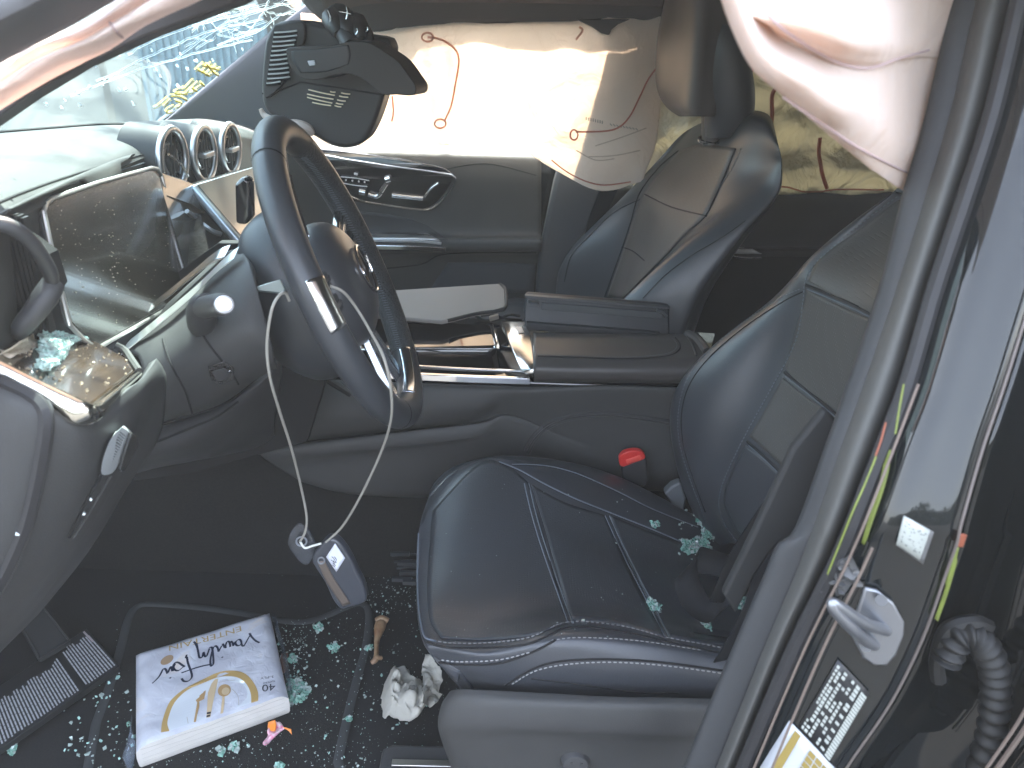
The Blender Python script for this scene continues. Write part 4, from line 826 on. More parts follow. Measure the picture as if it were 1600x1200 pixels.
# grip leather on the inner far side: perforated, slightly proud
torus(-60, 62, 105, 255, .0196, 'grip_insert', mat('grip_leather', (.035, .04, .045), .5, bump=(260, 1.0, .003), dots=(300, .9)), sw_, 50, 10)
torus(132, 230, 140, 235, .0194, 'grip_insert', mat('grip_leather'), sw_, 40, 8)
for a in (58, 118, 236, 300): torus(a, a + .8, 0, 360, .0193, 'rim_seam', BLK, sw_, 2, 20)
for a0, a1 in ((-60, 60),):   # baseball stitch along the inside of the rim
    b = MB()
    for i in range(90):
        a = a0 + (a1 - a0) * i / 90; b.tube([rimp(a, 168, .0203), rimp(a + .7, 190, .0203)], .0005, 4)
    b.build('stitching', STI, sw_)
# silver inlays
inl = torus(163.5, 180, 12, 95, .0200, 'rim_inlay', mat('inlay_silver', (.82, .82, .82), .2, 1, bump=(40, .03, .001)), sw_, 16, 12, thick=.003)
torus(124, 150, 118, 150, .0199, 'rim_inlay', mat('inlay_blue_silver', (.62, .66, .72), .2, 1), sw_, 24, 5, thick=.002)
torus(262, 300, 130, 185, .0199, 'rim_inlay', mat('inlay_blue_silver'), sw_, 24, 6, thick=.002)
# hub pad
vs = []; fs = []; n, k = 28, 10
for i in range(k + 1):
    th = (i / k) * PI / 2
    for j in range(n):
        a = 2 * PI * j / n; sx = abs(math.cos(a)) ** .75 * (1 if math.cos(a) > 0 else -1); sy = abs(math.sin(a)) ** .75 * (1 if math.sin(a) > 0 else -1)
        r = math.sin(th) ** .8 if th > 0 else 0
        vs.append(SWC + AX * (-.022 + .046 * math.cos(th) ** .9 if i < k else -.022) + E1 * sx * .082 * r + E2 * (sy * .078 * r - .004))
for j in range(n): a = 2 * PI * j / n; vs.append(SWC + AX * -.05 + E1 * math.cos(a) * .06 + E2 * (math.sin(a) * .06))
for i in range(k + 1):
    for j in range(n): fs.append((i * n + j, i * n + (j + 1) % n, (i + 1) * n + (j + 1) % n, (i + 1) * n + j))
hub = mk('hub_pad', vs, fs, mat('hub_skin', (.042, .045, .052), .34, bump=(600, .12, .0007), spec=.6), sw_)
hc = SWC + AX * .0255
em = mk('star_emblem', *tubemesh([hc + (E1 * math.cos(i * PI / 18) + E2 * math.sin(i * PI / 18)) * .030 for i in range(36)], .0022, 8, True), CHB, sw_)
for kk in range(3):
    a = PI / 2 + kk * 2 * PI / 3; d = E1 * math.cos(a) + E2 * math.sin(a); s = AX.cross(d)
    mk('star_point', [hc + d * .030, hc + s * .004, hc - s * .004, hc + AX * .003, hc - AX * .001], [(0, 1, 3), (0, 3, 2), (0, 2, 4), (0, 4, 1)], CHB, em, smooth=False)
# spokes: paired blades left and right, one double blade below
def blade(p, q, w0, w1, th, m, name='spoke', par=sw_):
    p, q = V(p), V(q); d = (q - p).normalized(); s = AX.cross(d).normalized()
    return prism(name, [p - s * w0, p + s * w0, q + s * w1, q - s * w1], AX * -th, m, par, .003, 3)
for a, c in ((172, .6), (8, .6)):
    for da_ in (-8, 10):
        s_ = blade(wp(a + da_ * 1.4, .060, -.004), wp(a + da_ * c, SR - .008, -.002), .011, .013, .012, GLS)
        blade(wp(a + da_ * 1.4, .070, -.002), wp(a + da_ * c, SR - .018, .0005), .0035, .0045, .004, CHR, 'spoke_button', s_)
for a in (258, 282): s_ = blade(wp(a, .06, -.006), wp(a + (3 if a > 270 else -3), SR - .006, -.004), .009, .011, .012, mat('spoke_silver', (.55, .6, .66), .25, 1))
# column behind the wheel
def colring(d, rx, rz, sh_=0): return [SWC + AX * d + E1 * rx * math.cos(i * PI / 8) + E2 * (rz * math.sin(i * PI / 8) + sh_) for i in range(16)]
grid('column_cover', [colring(-.03, .05, .07), colring(-.035, .075, .10), colring(-.055, .082, .112, -.002), colring(-.075, .082, .110, -.004), colring(-.095, .075, .10, -.006), colring(-.12, .05, .07, -.01)], mat('column_skin', (.036, .040, .045), .42, bump=(600, .15, .0008)), sw_, 3, 4, cu=True, caps=True)
prism('paddle', [Y(384, 453, -.11), Y(438, 436, -.11), Y(446, 452, -.10), Y(440, 458, -.10), Y(420, 455, -.11)], (.0, .004, -.003), mat('paddle_silver', (.6, .72, .74), .3, .9), sw_, .001)
prism('far_stalk', [Y(366, 288, .02), Y(378, 276, .02), Y(390, 282, .02), Y(392, 340, .02), Y(384, 352, .02), Y(368, 350, .02)], (0, .02, 0), GLS, sw_, .004)

# ================================================================== centre console
co = thing('centre_console', 'centre console with gloss black tray, chrome bands and padded armrest', 'console', (.1, .4, 0))
# side wall facing the driver seat, with its step and ledge
cw = [[Y(380, 598, .30), Y(480, 592, .28), Y(640, 598, .27), Y(760, 602, .27), Y(830, 604, .27), Y(950, 602, .27), Y(1100, 606, .27), Y(1250, 610, .27)],
      [Y(384, 606, .29), Y(480, 602, .265), Y(640, 607, .255), Y(760, 610, .255), Y(826, 612, .262), Y(950, 610, .265), Y(1100, 614, .265), Y(1250, 618, .265)],
      [Y(384, 655, .28), Y(480, 650, .25), Y(640, 645, .245), Y(740, 640, .25), Y(800, 630, .265), Y(950, 650, .27), Y(1100, 650, .27), Y(1250, 650, .27)],
      [Y(390, 690, .295), Y(480, 680, .275), Y(640, 666, .265), Y(735, 656, .27), Y(790, 645, .275), Y(940, 690, .27), Y(1100, 690, .27), Y(1250, 690, .27)],
      [Y(396, 700, .305), Y(480, 690, .29), Y(640, 672, .28), Y(745, 660, .278), Y(800, 650, .278), Y(940, 700, .27), Y(1100, 700, .27), Y(1250, 700, .27)],
      [Y(402, 703, .27), Y(480, 693, .255), Y(640, 674, .25), Y(750, 662, .262), Y(806, 652, .272), Y(940, 710, .27), Y(1100, 710, .27), Y(1250, 710, .27)],
      [Y(410, 714, .265), Y(480, 709, .25), Y(640, 695, .245), Y(740, 683, .255), Y(800, 668, .27), Y(930, 720, .27), Y(1100, 720, .27), Y(1250, 720, .27)],
      [Y(440, 735, .285), Y(500, 725, .275), Y(640, 707, .265), Y(740, 695, .268), Y(810, 690, .275), Y(930, 740, .275), Y(1100, 740, .275), Y(1250, 740, .275)],
      [Y(470, 752, .30), Y(540, 768, .29), Y(660, 772, .29), Y(760, 765, .30), Y(840, 765, .30), Y(930, 765, .30), Y(1100, 765, .30), Y(1250, 770, .30)],
      [Y(476, 754, .34), Y(544, 770, .34), Y(660, 774, .34), Y(760, 767, .34), Y(840, 767, .34), Y(930, 768, .34), Y(1100, 768, .34), Y(1250, 774, .34)]]
sd_ = grid('side_panel', cw, PLM, co, 6, 5, thick=.01); CW = bvh(sd_)
seam('panel_gap', CW, [(1060, 660), (960, 646), (900, 648), (860, 660), (835, 680), (820, 704)], .0035, PLA, co, 10, off=.0)
seam('panel_gap', CW, [(1060, 664), (960, 650), (900, 653), (864, 664), (840, 684), (826, 708)], .0022, PLM, co, 10, off=.003)
tube('pocket_slot', [Y(498, 586, .245), Y(520, 600, .245), Y(548, 617, .245)], .0045, BLK, co, 4, 8)
tube('pocket_slot', [Y(500, 582, .242), Y(524, 597, .242), Y(550, 613, .242)], .003, PLM, co, 4, 8)
seam('carpet_edge', CW, [(392, 590), (384, 640), (386, 690)], .003, BLK, co, 6)
# top deck from driver edge across to the passenger side
T = .565
dk = prism('top_deck', [Y(470, 580, .28), Y(832, 596, .275), Y(1100, 606, .275), Z(1120, 520, .56), Z(800, 500, .56), Z(600, 488, .55), Z(480, 500, .55)], (0, 0, -.03), GLS, co, .004); 
bar('chrome_band', [Y(560, 583, .262), Y(650, 588, .260), Y(740, 592, .260), Y(828, 595, .262)], (0, .004, 0), (0, 0, .0058), CHB, co)
bar('chrome_band', [Y(600, 570, .285), Y(650, 573, .285), Y(740, 578, .285), Y(826, 581, .285)], (0, .003, 0), (0, 0, .0028), CHR, co)
# raised gloss tray with rounded corner
tz = .578
tl = [Y(560, 548, .33), Y(640, 545, .33), Y(762, 546, .33), Y(772, 543, .335), Y(776, 535, .345), Y(770, 508, .44), Y(640, 498, .46), Y(540, 495, .46)]
prism('tray_rim', tl, (0, 0, -.02), GLS, co, .006, 4)
tube('tray_edge', [tl[i] + V((0, 0, .0015)) for i in (0, 1, 2, 3, 4, 5)], .0012, CHR, co, 4, 6)
prism('tray_lid', [Y(600, 502, .44), Y(640, 502, .44), Y(772, 512, .44), Y(768, 518, .42), Y(700, 522, .42), Y(600, 516, .42)], (0, 0, -.01), mat('tray_black', (.03, .032, .036), .3), co, .003)
# silver control bridge
bg_ = grid('silver_bridge', [[Y(784, 503, .47), Y(790, 520, .40), Y(800, 545, .33), Y(812, 575, .275), Y(820, 583, .262)], [Y(800, 502, .47), Y(806, 518, .40), Y(815, 543, .33), Y(824, 572, .268), Y(829, 584, .258)], [Y(820, 504, .47), Y(828, 520, .40), Y(833, 545, .33), Y(834, 570, .268), Y(834, 583, .258)]], mat('warm_bridge', (.80, .78, .75), .24, 1), co, 6, 5, thick=.012); BG = bvh(bg_)
prism('bridge_button', hits(BG, [(806, 512), (815, 512), (819, 521), (810, 522)], .002), (0, 0, -.001), ALU, bg_, .0005, 1)
prism('touch_pad', [Y(776, 512, .46), Y(783, 510, .46), Y(800, 543, .36), Y(780, 540, .38)], (0, 0, -.01), GLS, co, .001)
# armrest
ar = [[Y(834, 520, .42), Y(900, 521, .42), Y(1000, 522, .42), Y(1060, 522, .42), Y(1085, 519, .42)],
      [Y(834, 527, .36), Y(900, 528, .36), Y(1000, 529, .36), Y(1062, 532, .36), Y(1098, 530, .36)],
      [Y(834, 548, .30), Y(900, 549, .30), Y(1000, 551, .30), Y(1066, 552, .30), Y(1108, 552, .30)],
      [Y(834, 560, .272), Y(900, 562, .272), Y(1000, 563, .272), Y(1070, 562, .274), Y(1112, 562, .274)],
      [Y(834, 575, .255), Y(900, 577, .255), Y(1000, 578, .255), Y(1070, 578, .257), Y(1114, 578, .257)],
      [Y(834, 590, .256), Y(900, 591, .256), Y(1000, 592, .256), Y(1070, 592, .258), Y(1114, 592, .258)],
      [Y(834, 597, .27), Y(900, 598, .27), Y(1000, 599, .27), Y(1070, 599, .27), Y(1114, 599, .27)]]
am = grid('armrest', ar, mat('warm_lit_grain', (.06, .055, .053), .42, bump=(420, .22, .001)), co, 8, 6, thick=.02); AM = bvh(am)  # armrest tone carries the warm light coming through the airbags
seam('stitching', AM, [(840, 557), (900, 559), (980, 561), (1040, 557), (1060, 548), (1062, 538), (1055, 528)], .0012, BLK, co, 10)
seam('stitching', AM, [(840, 554), (900, 556), (980, 558), (1036, 554), (1055, 546), (1057, 537), (1050, 528)], .0006, STI, co, 10, dash=.005)
seam('panel_gap', AM, [(1068, 520), (1080, 535), (1088, 556)], .002, PLA, co, 6)
tube('rear_lip', [Y(1075, 522, .40), Y(1090, 530, .36), Y(1105, 550, .30)], .008, PLA, co, 5, 8)
# raised far half of the armrest lid
lid = prism('open_lid', [Y(822, 460, .47), Y(1046, 478, .47), Y(1046, 520, .46), Y(1040, 534, .45), Y(820, 516, .45), Y(818, 490, .46)], (.0, .016, .002), mat('lid_dark', (.030, .032, .036), .45, bump=(500, .2, .0008)), co, .004)
bar('lid_edge', [Y(820, 462, .462), Y(900, 468, .462), Y(1046, 480, .462)], (0, .006, 0), (0, 0, .0022), mat('lid_rim', (.07, .075, .08), .4), co, sm=False)
bar('lid_edge', [Y(824, 473, .455), Y(842, 475, .455)], (0, .008, 0), (0, 0, .003), mat('lid_rim'), co, sm=False)
prism('lid_inset', [Y(846, 473, .458), Y(1036, 488, .458), Y(1034, 498, .456), Y(846, 484, .456)], (0, .004, 0), mat('lid_inset_grey', (.06, .065, .068), .6), co, .001)
bar('lid_hinge', [Y(822, 508, .448), Y(1030, 524, .448)], (0, .006, 0), (0, 0, .007), PLA, co, sm=False)
b = MB(); b.tube([Y(1026, 484, .452), Y(1036, 487, .452), Y(1042, 494, .452)], .004, 6); b.build('lid_latch', mat('lid_rim'), co)
# loose light panel beyond the console
LPZ = [Z(a, b_, .62 + (500 - b_) * .0002) for a, b_ in ((560, 448), (620, 453), (780, 443), (788, 452), (790, 478), (775, 484), (745, 488), (700, 499), (690, 501), (620, 494), (560, 490))]
lp = prism('loose_board', LPZ, (0, 0, -.008), mat('beige_grey_board', (.26, .23, .21), .7, bump=(400, .2, .0008)), None, .002)
tag(lp, 'loose board of beige grey with black edging lying beyond the console', 'panel')
tube('edging', [Z(700, 501, .618), Z(745, 490, .620), Z(775, 486, .621), Z(790, 479, .622), Z(789, 452, .628), Z(780, 444, .630)], .0035, RUB, lp, 5, 8)
cb = thing('loose_connector', 'small tangle of black cable and pale connector at the end of the loose panel', 'cable', tuple(Y(780, 500, .56)))
tube('cable', [Y(742, 492, .57), Y(755, 500, .56), Y(775, 501, .55), Y(795, 492, .56), Y(812, 494, .57)], .003, RUB, cb); tube('cable', [Y(752, 494, .57), Y(770, 492, .56), Y(790, 498, .55), Y(815, 500, .56)], .003, RUB, cb)
b = MB(); b.box(Y(772, 496, .55), (.009, 0, .003), (0, .006, 0), (-.001, 0, .004)); b.build('connector', mat('connector_beige', (.4, .36, .3), .5), cb, bevel=.001)

# ================================================================== driver seat
ds = thing('leather_car_seat', 'near black leather seat with perforated centre, pale stitching and glass crumbs', 'car seat', (.1, 0, 0))
def zr(*q): return [Z(a, b, z) for a, b, z in q]
# cushion: rows from the hidden far side over the top to the near side and down
far_ = [Y(668, 800, .20), Y(740, 740, .25), Y(830, 745, .27), Y(930, 775, .27), Y(1060, 835, .27), Y(1180, 900, .27)]
cu = [[Y(640, 860, .10) + V((.02, 0, -.08)), Y(735, 800, .24), Y(830, 790, .27), Y(930, 820, .27), Y(1060, 870, .27), Y(1180, 940, .27)],
      [Y(668, 790, .12), Y(712, 735, .19), Y(830, 726, .24), Y(930, 745, .25), Y(1060, 806, .25), Y(1170, 866, .25)],
      [Y(672, 772, .10), Y(745, 718, .17), Y(850, 716, .215), Y(955, 742, .225), Y(1080, 803, .225), Y(1180, 850, .225)],
      [Y(664, 792, .08), Y(740, 722, .15), Y(860, 724, .175), Y(965, 750, .195), Y(1085, 812, .195), Y(1180, 868, .2)],
      [Y(656, 820, .04), Y(765, 722, .13), Y(865, 752, .12), Y(960, 800, .115), Y(1075, 850, .12), Y(1170, 890, .13)],
      [Y(652, 860, .0), Y(752, 790, .05), Y(850, 815, .05), Y(960, 855, .05), Y(1080, 895, .05), Y(1180, 930, .05)],
      [Y(651, 910, -.06), Y(745, 868, -.03), Y(860, 885, -.03), Y(980, 905, -.03), Y(1100, 935, -.03), Y(1200, 960, -.03)],
      [Y(653, 962, -.14), Y(745, 945, -.12), Y(870, 950, -.12), Y(1000, 962, -.12), Y(1110, 985, -.12), Y(1220, 1010, -.12)],
      [Y(660, 996, -.20), Y(745, 1000, -.20), Y(880, 975, -.19), Y(1010, 985, -.195), Y(1120, 1004, -.20), Y(1230, 1030, -.20)],
      [Y(668, 1010, -.225), Y(760, 1018, -.235), Y(880, 990, -.225), Y(1010, 1000, -.23), Y(1125, 1020, -.235), Y(1235, 1045, -.24)],
      [Y(680, 1025, -.225), Y(770, 1035, -.24), Y(880, 1012, -.24), Y(1010, 1018, -.245), Y(1125, 1035, -.25), Y(1235, 1060, -.25)],
      [Y(700, 1050, -.215), Y(780, 1068, -.235), Y(880, 1055, -.245), Y(1010, 1056, -.255), Y(1125, 1066, -.26), Y(1235, 1085, -.26)],
      [Y(730, 1085, -.20), Y(800, 1090, -.22), Y(880, 1092, -.235), Y(1010, 1096, -.245), Y(1125, 1100, -.25), Y(1235, 1110, -.25)],
      [Y(740, 1120, -.15), Y(800, 1120, -.17), Y(880, 1125, -.19), Y(1010, 1130, -.20), Y(1125, 1140, -.20), Y(1235, 1150, -.20)]]
cu = [[r[0] + V((.035, .0, -.055)) if 0 < i < 10 else r[0] + V((.03, 0, -.02))] + [r[0]] + r[1:] for i, r in enumerate(cu)]
cush = grid('cushion', cu, LEA, ds, 6, 6, thick=.004); CU = bvh(cush)
patch('cushion_insert', CU, [[(676, 800), (748, 726), (790, 728), (824, 754)], [(672, 860), (745, 800), (800, 806), (845, 822)], [(668, 920), (745, 890), (810, 892), (866, 900)], [(672, 972), (750, 965), (820, 960), (886, 968)], [(690, 998), (760, 1001), (830, 994), (886, 974)]], LEP, ds, 6, off=.0012, thick=.0018)
patch('cushion_insert', CU, [[(830, 758), (880, 785), (945, 806)], [(850, 822), (900, 845), (972, 868)], [(872, 900), (930, 915), (1002, 930)], [(892, 970), (960, 975), (1040, 998)]], LEP, ds, 6, off=.0012, thick=.0018)
patch('cushion_insert', CU, [[(952, 806), (1010, 830), (1080, 856), (1140, 880)], [(978, 868), (1040, 885), (1100, 905), (1160, 920)], [(1008, 930), (1060, 942), (1120, 955), (1180, 968)], [(1047, 998), (1080, 1004), (1130, 1010), (1200, 1020)]], LEP, ds, 6, off=.0012, thick=.0018)
CI = bvh(cush, *[o for o in bpy.data.objects if o.name.startswith('cushion_insert')])
for dx in (0, 7): seam('seam_cord', CI, [(819 + dx, 756), (832 + dx, 810), (850 + dx, 868), (872 + dx, 930), (888 + dx, 974)], .0011, STI if dx else mat('cord_grey', (.12, .14, .17), .6), ds, 10, off=.0008)
for dx in (0, 7): seam('seam_cord', CI, [(945 + dx, 806), (965 + dx, 850), (990 + dx, 900), (1016 + dx, 950), (1040 + dx, 998)], .0010, STI if dx else mat('cord_grey'), ds, 10, off=.0008)
seam('seam_cord', CI, [(780, 722), (812, 735), (850, 756), (900, 780), (960, 804), (1020, 828), (1062, 846)], .0012, mat('cord_grey'), ds, 10, off=.001)
seam('seam_cord', CU, [(800, 726), (850, 728), (900, 740), (960, 766), (1020, 796), (1090, 824)], .0009, mat('cord_grey'), ds, 10, off=.001)
seam('piping', CU, [(655, 800), (654, 860), (653, 910), (656, 960), (664, 995), (680, 1003)], .0013, mat('cord_grey'), ds, 10, off=.001)
seam('stitching', CI, [(672, 1000), (700, 1006), (760, 1006), (820, 999), (850, 988), (878, 975), (920, 973), (980, 981), (1040, 997), (1100, 1008), (1150, 1018)], .0009, STW, ds, 12, off=.0012, dash=.0062)
seam('panel_gap', CI, [(668, 1004), (700, 1012), (760, 1013), (822, 1007), (856, 994), (884, 982), (930, 981), (990, 991), (1050, 1005), (1110, 1018), (1180, 1030)], .0016, BLK, ds, 12, off=.0002)
seam('stitching', CU, [(690, 1030), (720, 1033), (780, 1030), (830, 1018)], .0009, STW, ds, 12, off=.001, dash=.0062)
seam('panel_gap', CU, [(680, 1034), (720, 1038), (780, 1036), (834, 1018), (868, 1000)], .0016, BLK, ds, 10, off=.0002)
seam('stitching', CU, [(862, 1001), (900, 997), (960, 999), (1020, 1005), (1100, 1018)], .0006, STW, ds, 12, off=.001, dash=.006)
seam('panel_gap', CU, [(790, 1070), (830, 1046), (870, 1034), (930, 1030), (1000, 1032), (1060, 1038), (1130, 1048)], .0014, BLK, ds, 10, off=.0002)
seam('stitching', CU, [(800, 1068), (835, 1048), (880, 1038), (940, 1034), (1000, 1036), (1060, 1042), (1130, 1052)], .0009, STW, ds, 12, off=.001, dash=.0062)
seam('panel_gap', CU, [(830, 1060), (880, 1066), (940, 1074), (1000, 1082), (1060, 1082)], .0010, BLK, ds, 10, off=.0002)
# perforated far bolster line crossing to the backrest
# backrest: columns from hidden far side, over the far bolster, valley, centre, near
bk = [[Y(1440, 262, .16), Y(1400, 300, .15), Y(1420, 310, .13), Y(1460, 330, .05), Y(1500, 350, -.06), Y(1540, 360, -.16)],
      [Y(1370, 330, .20), Y(1325, 352, .17), Y(1350, 372, .13), Y(1400, 400, .04), Y(1450, 420, -.06), Y(1500, 440, -.17)],
      [Y(1320, 390, .22), Y(1272, 400, .20), Y(1272, 428, .14), Y(1345, 465, .04), Y(1400, 490, -.06), Y(1470, 500, -.18)],
      [Y(1270, 440, .25), Y(1205, 468, .225), Y(1255, 480, .14), Y(1325, 530, .03), Y(1385, 560, -.07), Y(1450, 570, -.19)],
      [Y(1180, 520, .27), Y(1115, 540, .24), Y(1232, 545, .14), Y(1295, 600, .03), Y(1355, 640, -.07), Y(1420, 650, -.20)],
      [Y(1120, 580, .275), Y(1062, 600, .24), Y(1200, 620, .13), Y(1265, 675, .02), Y(1325, 710, -.08), Y(1390, 720, -.20)],
      [Y(1110, 650, .275), Y(1047, 655, .24), Y(1163, 690, .12), Y(1225, 735, .02), Y(1290, 780, -.08), Y(1360, 800, -.20)],
      [Y(1120, 730, .27), Y(1056, 726, .235), Y(1130, 762, .12), Y(1195, 800, .02), Y(1262, 850, -.08), Y(1330, 880, -.20)],
      [Y(1150, 800, .265), Y(1080, 795, .225), Y(1124, 800, .13), Y(1180, 850, .02), Y(1245, 900, -.08), Y(1310, 930, -.20)],
      [Y(1190, 880, .25), Y(1115, 862, .21), Y(1150, 850, .13), Y(1180, 890, .02), Y(1245, 950, -.08), Y(1310, 990, -.20)]]
rows = []
for r in bk:
    d_ = r[0] - r[1]; rows.append([r[0] + V((.16, 0, 0)), r[0] + V((.08, .01, 0)), r[0] + V((.0, .0, 0))] + [r[1] + V((.02, .012, 0)), r[1]] + [r[1].lerp(r[2], .45) + V((-.012, -.004, .004))] + r[2:] + [r[-1] + V((.06, -.02, 0)), r[-1] + V((.15, 0, 0))])
bck = grid('backrest', rows, LEA, ds, 5, 6, cu=True, thick=0); BK = bvh(bck)
W1 = mat('lit_centre_leather', (0.075, 0.072, 0.068), 0.46, bump=(420, 0.18, 0.001), dots=(230, .4), spec=.4)  # seat leather paler and warmer: airbag light put into the colour
patch('backrest_insert', BK, [[(1404, 312), (1440, 330), (1480, 345)], [(1340, 360), (1390, 385), (1450, 410)], [(1282, 405), (1330, 430), (1400, 450)], [(1264, 440), (1310, 466), (1385, 500)]], W1, ds, 7, off=.0008, thick=.002)
patch('backrest_insert', BK, [[(1262, 452), (1310, 476), (1383, 508)], [(1246, 510), (1295, 540), (1360, 575)], [(1232, 560), (1280, 600), (1340, 640)], [(1228, 578), (1262, 608), (1320, 650)]], W1, ds, 7, off=.0008, thick=.002)
patch('backrest_insert', BK, [[(1224, 590), (1255, 616), (1316, 660)], [(1200, 635), (1240, 665), (1300, 710)], [(1172, 682), (1210, 716), (1270, 775)]], W1, ds, 7, off=.0008, thick=.002)
patch('backrest_insert', BK, [[(1166, 696), (1205, 728), (1262, 785)], [(1146, 734), (1190, 770), (1245, 830)], [(1132, 780), (1180, 830), (1225, 880)], [(1150, 826), (1175, 856), (1205, 892)]], LEA, ds, 7, off=.0008, thick=.002)
BI = bvh(bck, *[o for o in bpy.data.objects if o.name.startswith('backrest_insert')])
for q in ([(1260, 446), (1300, 462), (1340, 480), (1378, 500)], [(1226, 582), (1262, 610), (1312, 652)], [(1168, 690), (1204, 722), (1260, 778)]):
    seam('cross_seam', BI, q, .0026, mat('seam_shadow', (.02, .02, .022), .6), ds, 8, off=.0002)
    seam('cross_seam', BI, [(a + 2, b_ + 6) for a, b_ in q], .0010, mat('cord_grey'), ds, 8, off=.0008)
seam('stitching', BI, [(1402, 306), (1350, 345), (1300, 388), (1272, 415), (1259, 440), (1256, 470), (1248, 520), (1232, 560), (1204, 610), (1176, 660), (1150, 710), (1130, 756), (1124, 790), (1134, 820), (1160, 856), (1170, 868)], .0010, STI, ds, 12, off=.0012, dash=.006)
seam('stitching', BK, [(1250, 452), (1220, 466), (1160, 505), (1105, 552), (1072, 598), (1060, 650), (1064, 700), (1080, 752), (1098, 800), (1108, 830)], .0008, STI, ds, 12, off=.001, dash=.006)
seam('panel_gap', BK, [(1254, 456), (1224, 471), (1165, 510), (1110, 557), (1077, 602), (1065, 650), (1069, 700), (1085, 752), (1102, 800)], .0010, BLK, ds, 12, off=.0002)
# seat side cover with the round knob
sc_ = [[Y(700, 1085, -.20), Y(715, 1077, -.235), Y(800, 1080, -.255), Y(950, 1088, -.275), Y(1060, 1090, -.28), Y(1200, 1094, -.28)],
       [Y(690, 1100, -.21), Y(706, 1096, -.245), Y(800, 1100, -.27), Y(950, 1106, -.288), Y(1060, 1108, -.292), Y(1200, 1112, -.292)],
       [Y(684, 1130, -.21), Y(698, 1132, -.25), Y(800, 1135, -.275), Y(950, 1142, -.29), Y(1060, 1146, -.295), Y(1200, 1150, -.295)],
       [Y(690, 1158, -.21), Y(706, 1160, -.245), Y(800, 1155, -.265), Y(950, 1160, -.278), Y(1060, 1164, -.285), Y(1200, 1170, -.285)],
       [Y(705, 1200, -.2), Y(720, 1205, -.235), Y(800, 1205, -.25), Y(950, 1210, -.262), Y(1060, 1212, -.27), Y(1200, 1216, -.27)],
       [Y(720, 1260, -.2), Y(735, 1270, -.23), Y(800, 1270, -.24), Y(950, 1270, -.25), Y(1060, 1270, -.26), Y(1200, 1270, -.26)]]
scv = grid('side_cover', sc_, PLM, ds, 6, 6, thick=.008); SV = bvh(scv)
kc = hit(SV, 899, 1187, .0); kd = V((0, -1, .05)).normalized()
mk('lumbar_knob', *tubemesh([kc - kd * .004, kc + kd * .005, kc + kd * .010, kc + kd * .011], [.0175, .0172, .015, .011], 24), PLA, ds)
for a in range(4):
    t = a * PI / 2 + .7; bb = kc + kd * .0105 + V((math.cos(t) * .0085, 0, math.sin(t) * .0085)); mk('knob_dimple', *tubemesh([bb, bb + kd * .0012], .0018, 8), PLM, ds)
# rails and wiring under the nose
b = MB()
for i, (x, y) in enumerate(((625, 865), (636, 880), (640, 895), (628, 905), (645, 910))): b.box(Z(x, y, .09), (.02, 0, .0), (0, .004, 0), (0, 0, .004))
for i in range(5): b.tube([Z(612 + 4 * i, 868 + 10 * i, .08), Z(640, 866 + 10 * i, .085), Z(670, 868 + 10 * i, .08)], .003, 6)
tag(b.build('seat_wiring', mat('wiring_grey', (.05, .055, .06), .4), ds), kind='stuff')
prism('rail_cover', ZL(.02, (598, 1182), (615, 1175), (720, 1178), (720, 1230), (590, 1230)), (0, 0, .02), PLA, ds, .006)
bar('seat_rail', ZL(.045, (612, 1192), (660, 1193), (730, 1194)), (0, .006, 0), (0, 0, .002), mat('rail_steel', (.5, .47, .45), .3, 1), ds, sm=False)
# buckle
bu = thing('seat_belt_buckle', 'black seat belt buckle with red release button beside the driver seat', 'buckle', tuple(Y(990, 740, .24)))
prism('buckle_body', [Y(970, 728, .238), Y(1010, 716, .238), Y(1014, 745, .238), Y(1010, 762, .238), Y(985, 762, .238), Y(972, 748, .238)], (0, .02, 0), RUB, bu, .004, 3)
prism('release_button', YL(.234, *spl2([(967, 716), (974, 708), (990, 704), (1002, 706), (1008, 712), (1007, 718), (990, 724), (974, 730), (968, 727)], 2)), (0, .012, 0), mat('red_button', (.62, .035, .03), .35), bu, .003, 3)
prism('button_lip', YL(.232, (978, 719), (1000, 712), (1003, 716), (1001, 719), (980, 725)), (0, .004, 0), mat('red_button_light', (.75, .08, .06), .3), bu, .001, 2)
prism('recliner_cover', YL(.235, (1038, 772), (1050, 760), (1064, 754), (1072, 780), (1068, 800), (1052, 790)), (0, .02, 0), mat('grey_cover', (.13, .14, .15), .6), ds, .004)
# belt webbing looped on the cushion and running up in front of the backrest
BEL = mat('belt_webbing')
bw = thing('driver_seat_belt', 'black webbing of the driver belt looped on the seat beside the pillar', 'seat belt', tuple(Y(1110, 900, -.1)))
def ribbon(name, pts, wv, par, th=.0014):
    p = spline(pts, 8); ws_ = spline(wv, 8); vs = []; 
    for a, q in zip(p, ws_): vs += [a - q, a + q]
    return mk(name, vs, [(2 * i, 2 * i + 1, 2 * i + 3, 2 * i + 2) for i in range(len(p) - 1)], BEL, par, thick=th)
ribbon('webbing', [Y(1300, 670, -.27), Y(1240, 760, -.26), Y(1180, 850, -.22), Y(1150, 900, -.19), Y(1125, 950, -.17)], [V((.018, -.006, .012)), V((.02, -.005, .012)), V((.022, -.004, .012)), V((.02, 0, .01)), V((.016, 0, .01))], bw)
ribbon('webbing', [Y(1150, 892, -.16), Y(1118, 880, -.14), Y(1085, 876, -.13), Y(1072, 900, -.15), Y(1086, 940, -.17), Y(1112, 958, -.18), Y(1140, 940, -.19), Y(1146, 900, -.17)], [V((.0, .018, .006))] * 2 + [V((.008, .014, .008)), V((.014, .004, .006)), V((.012, .0, .012)), V((.004, 0, .016)), V((.010, 0, .012)), V((.004, .01, .012))], bw)
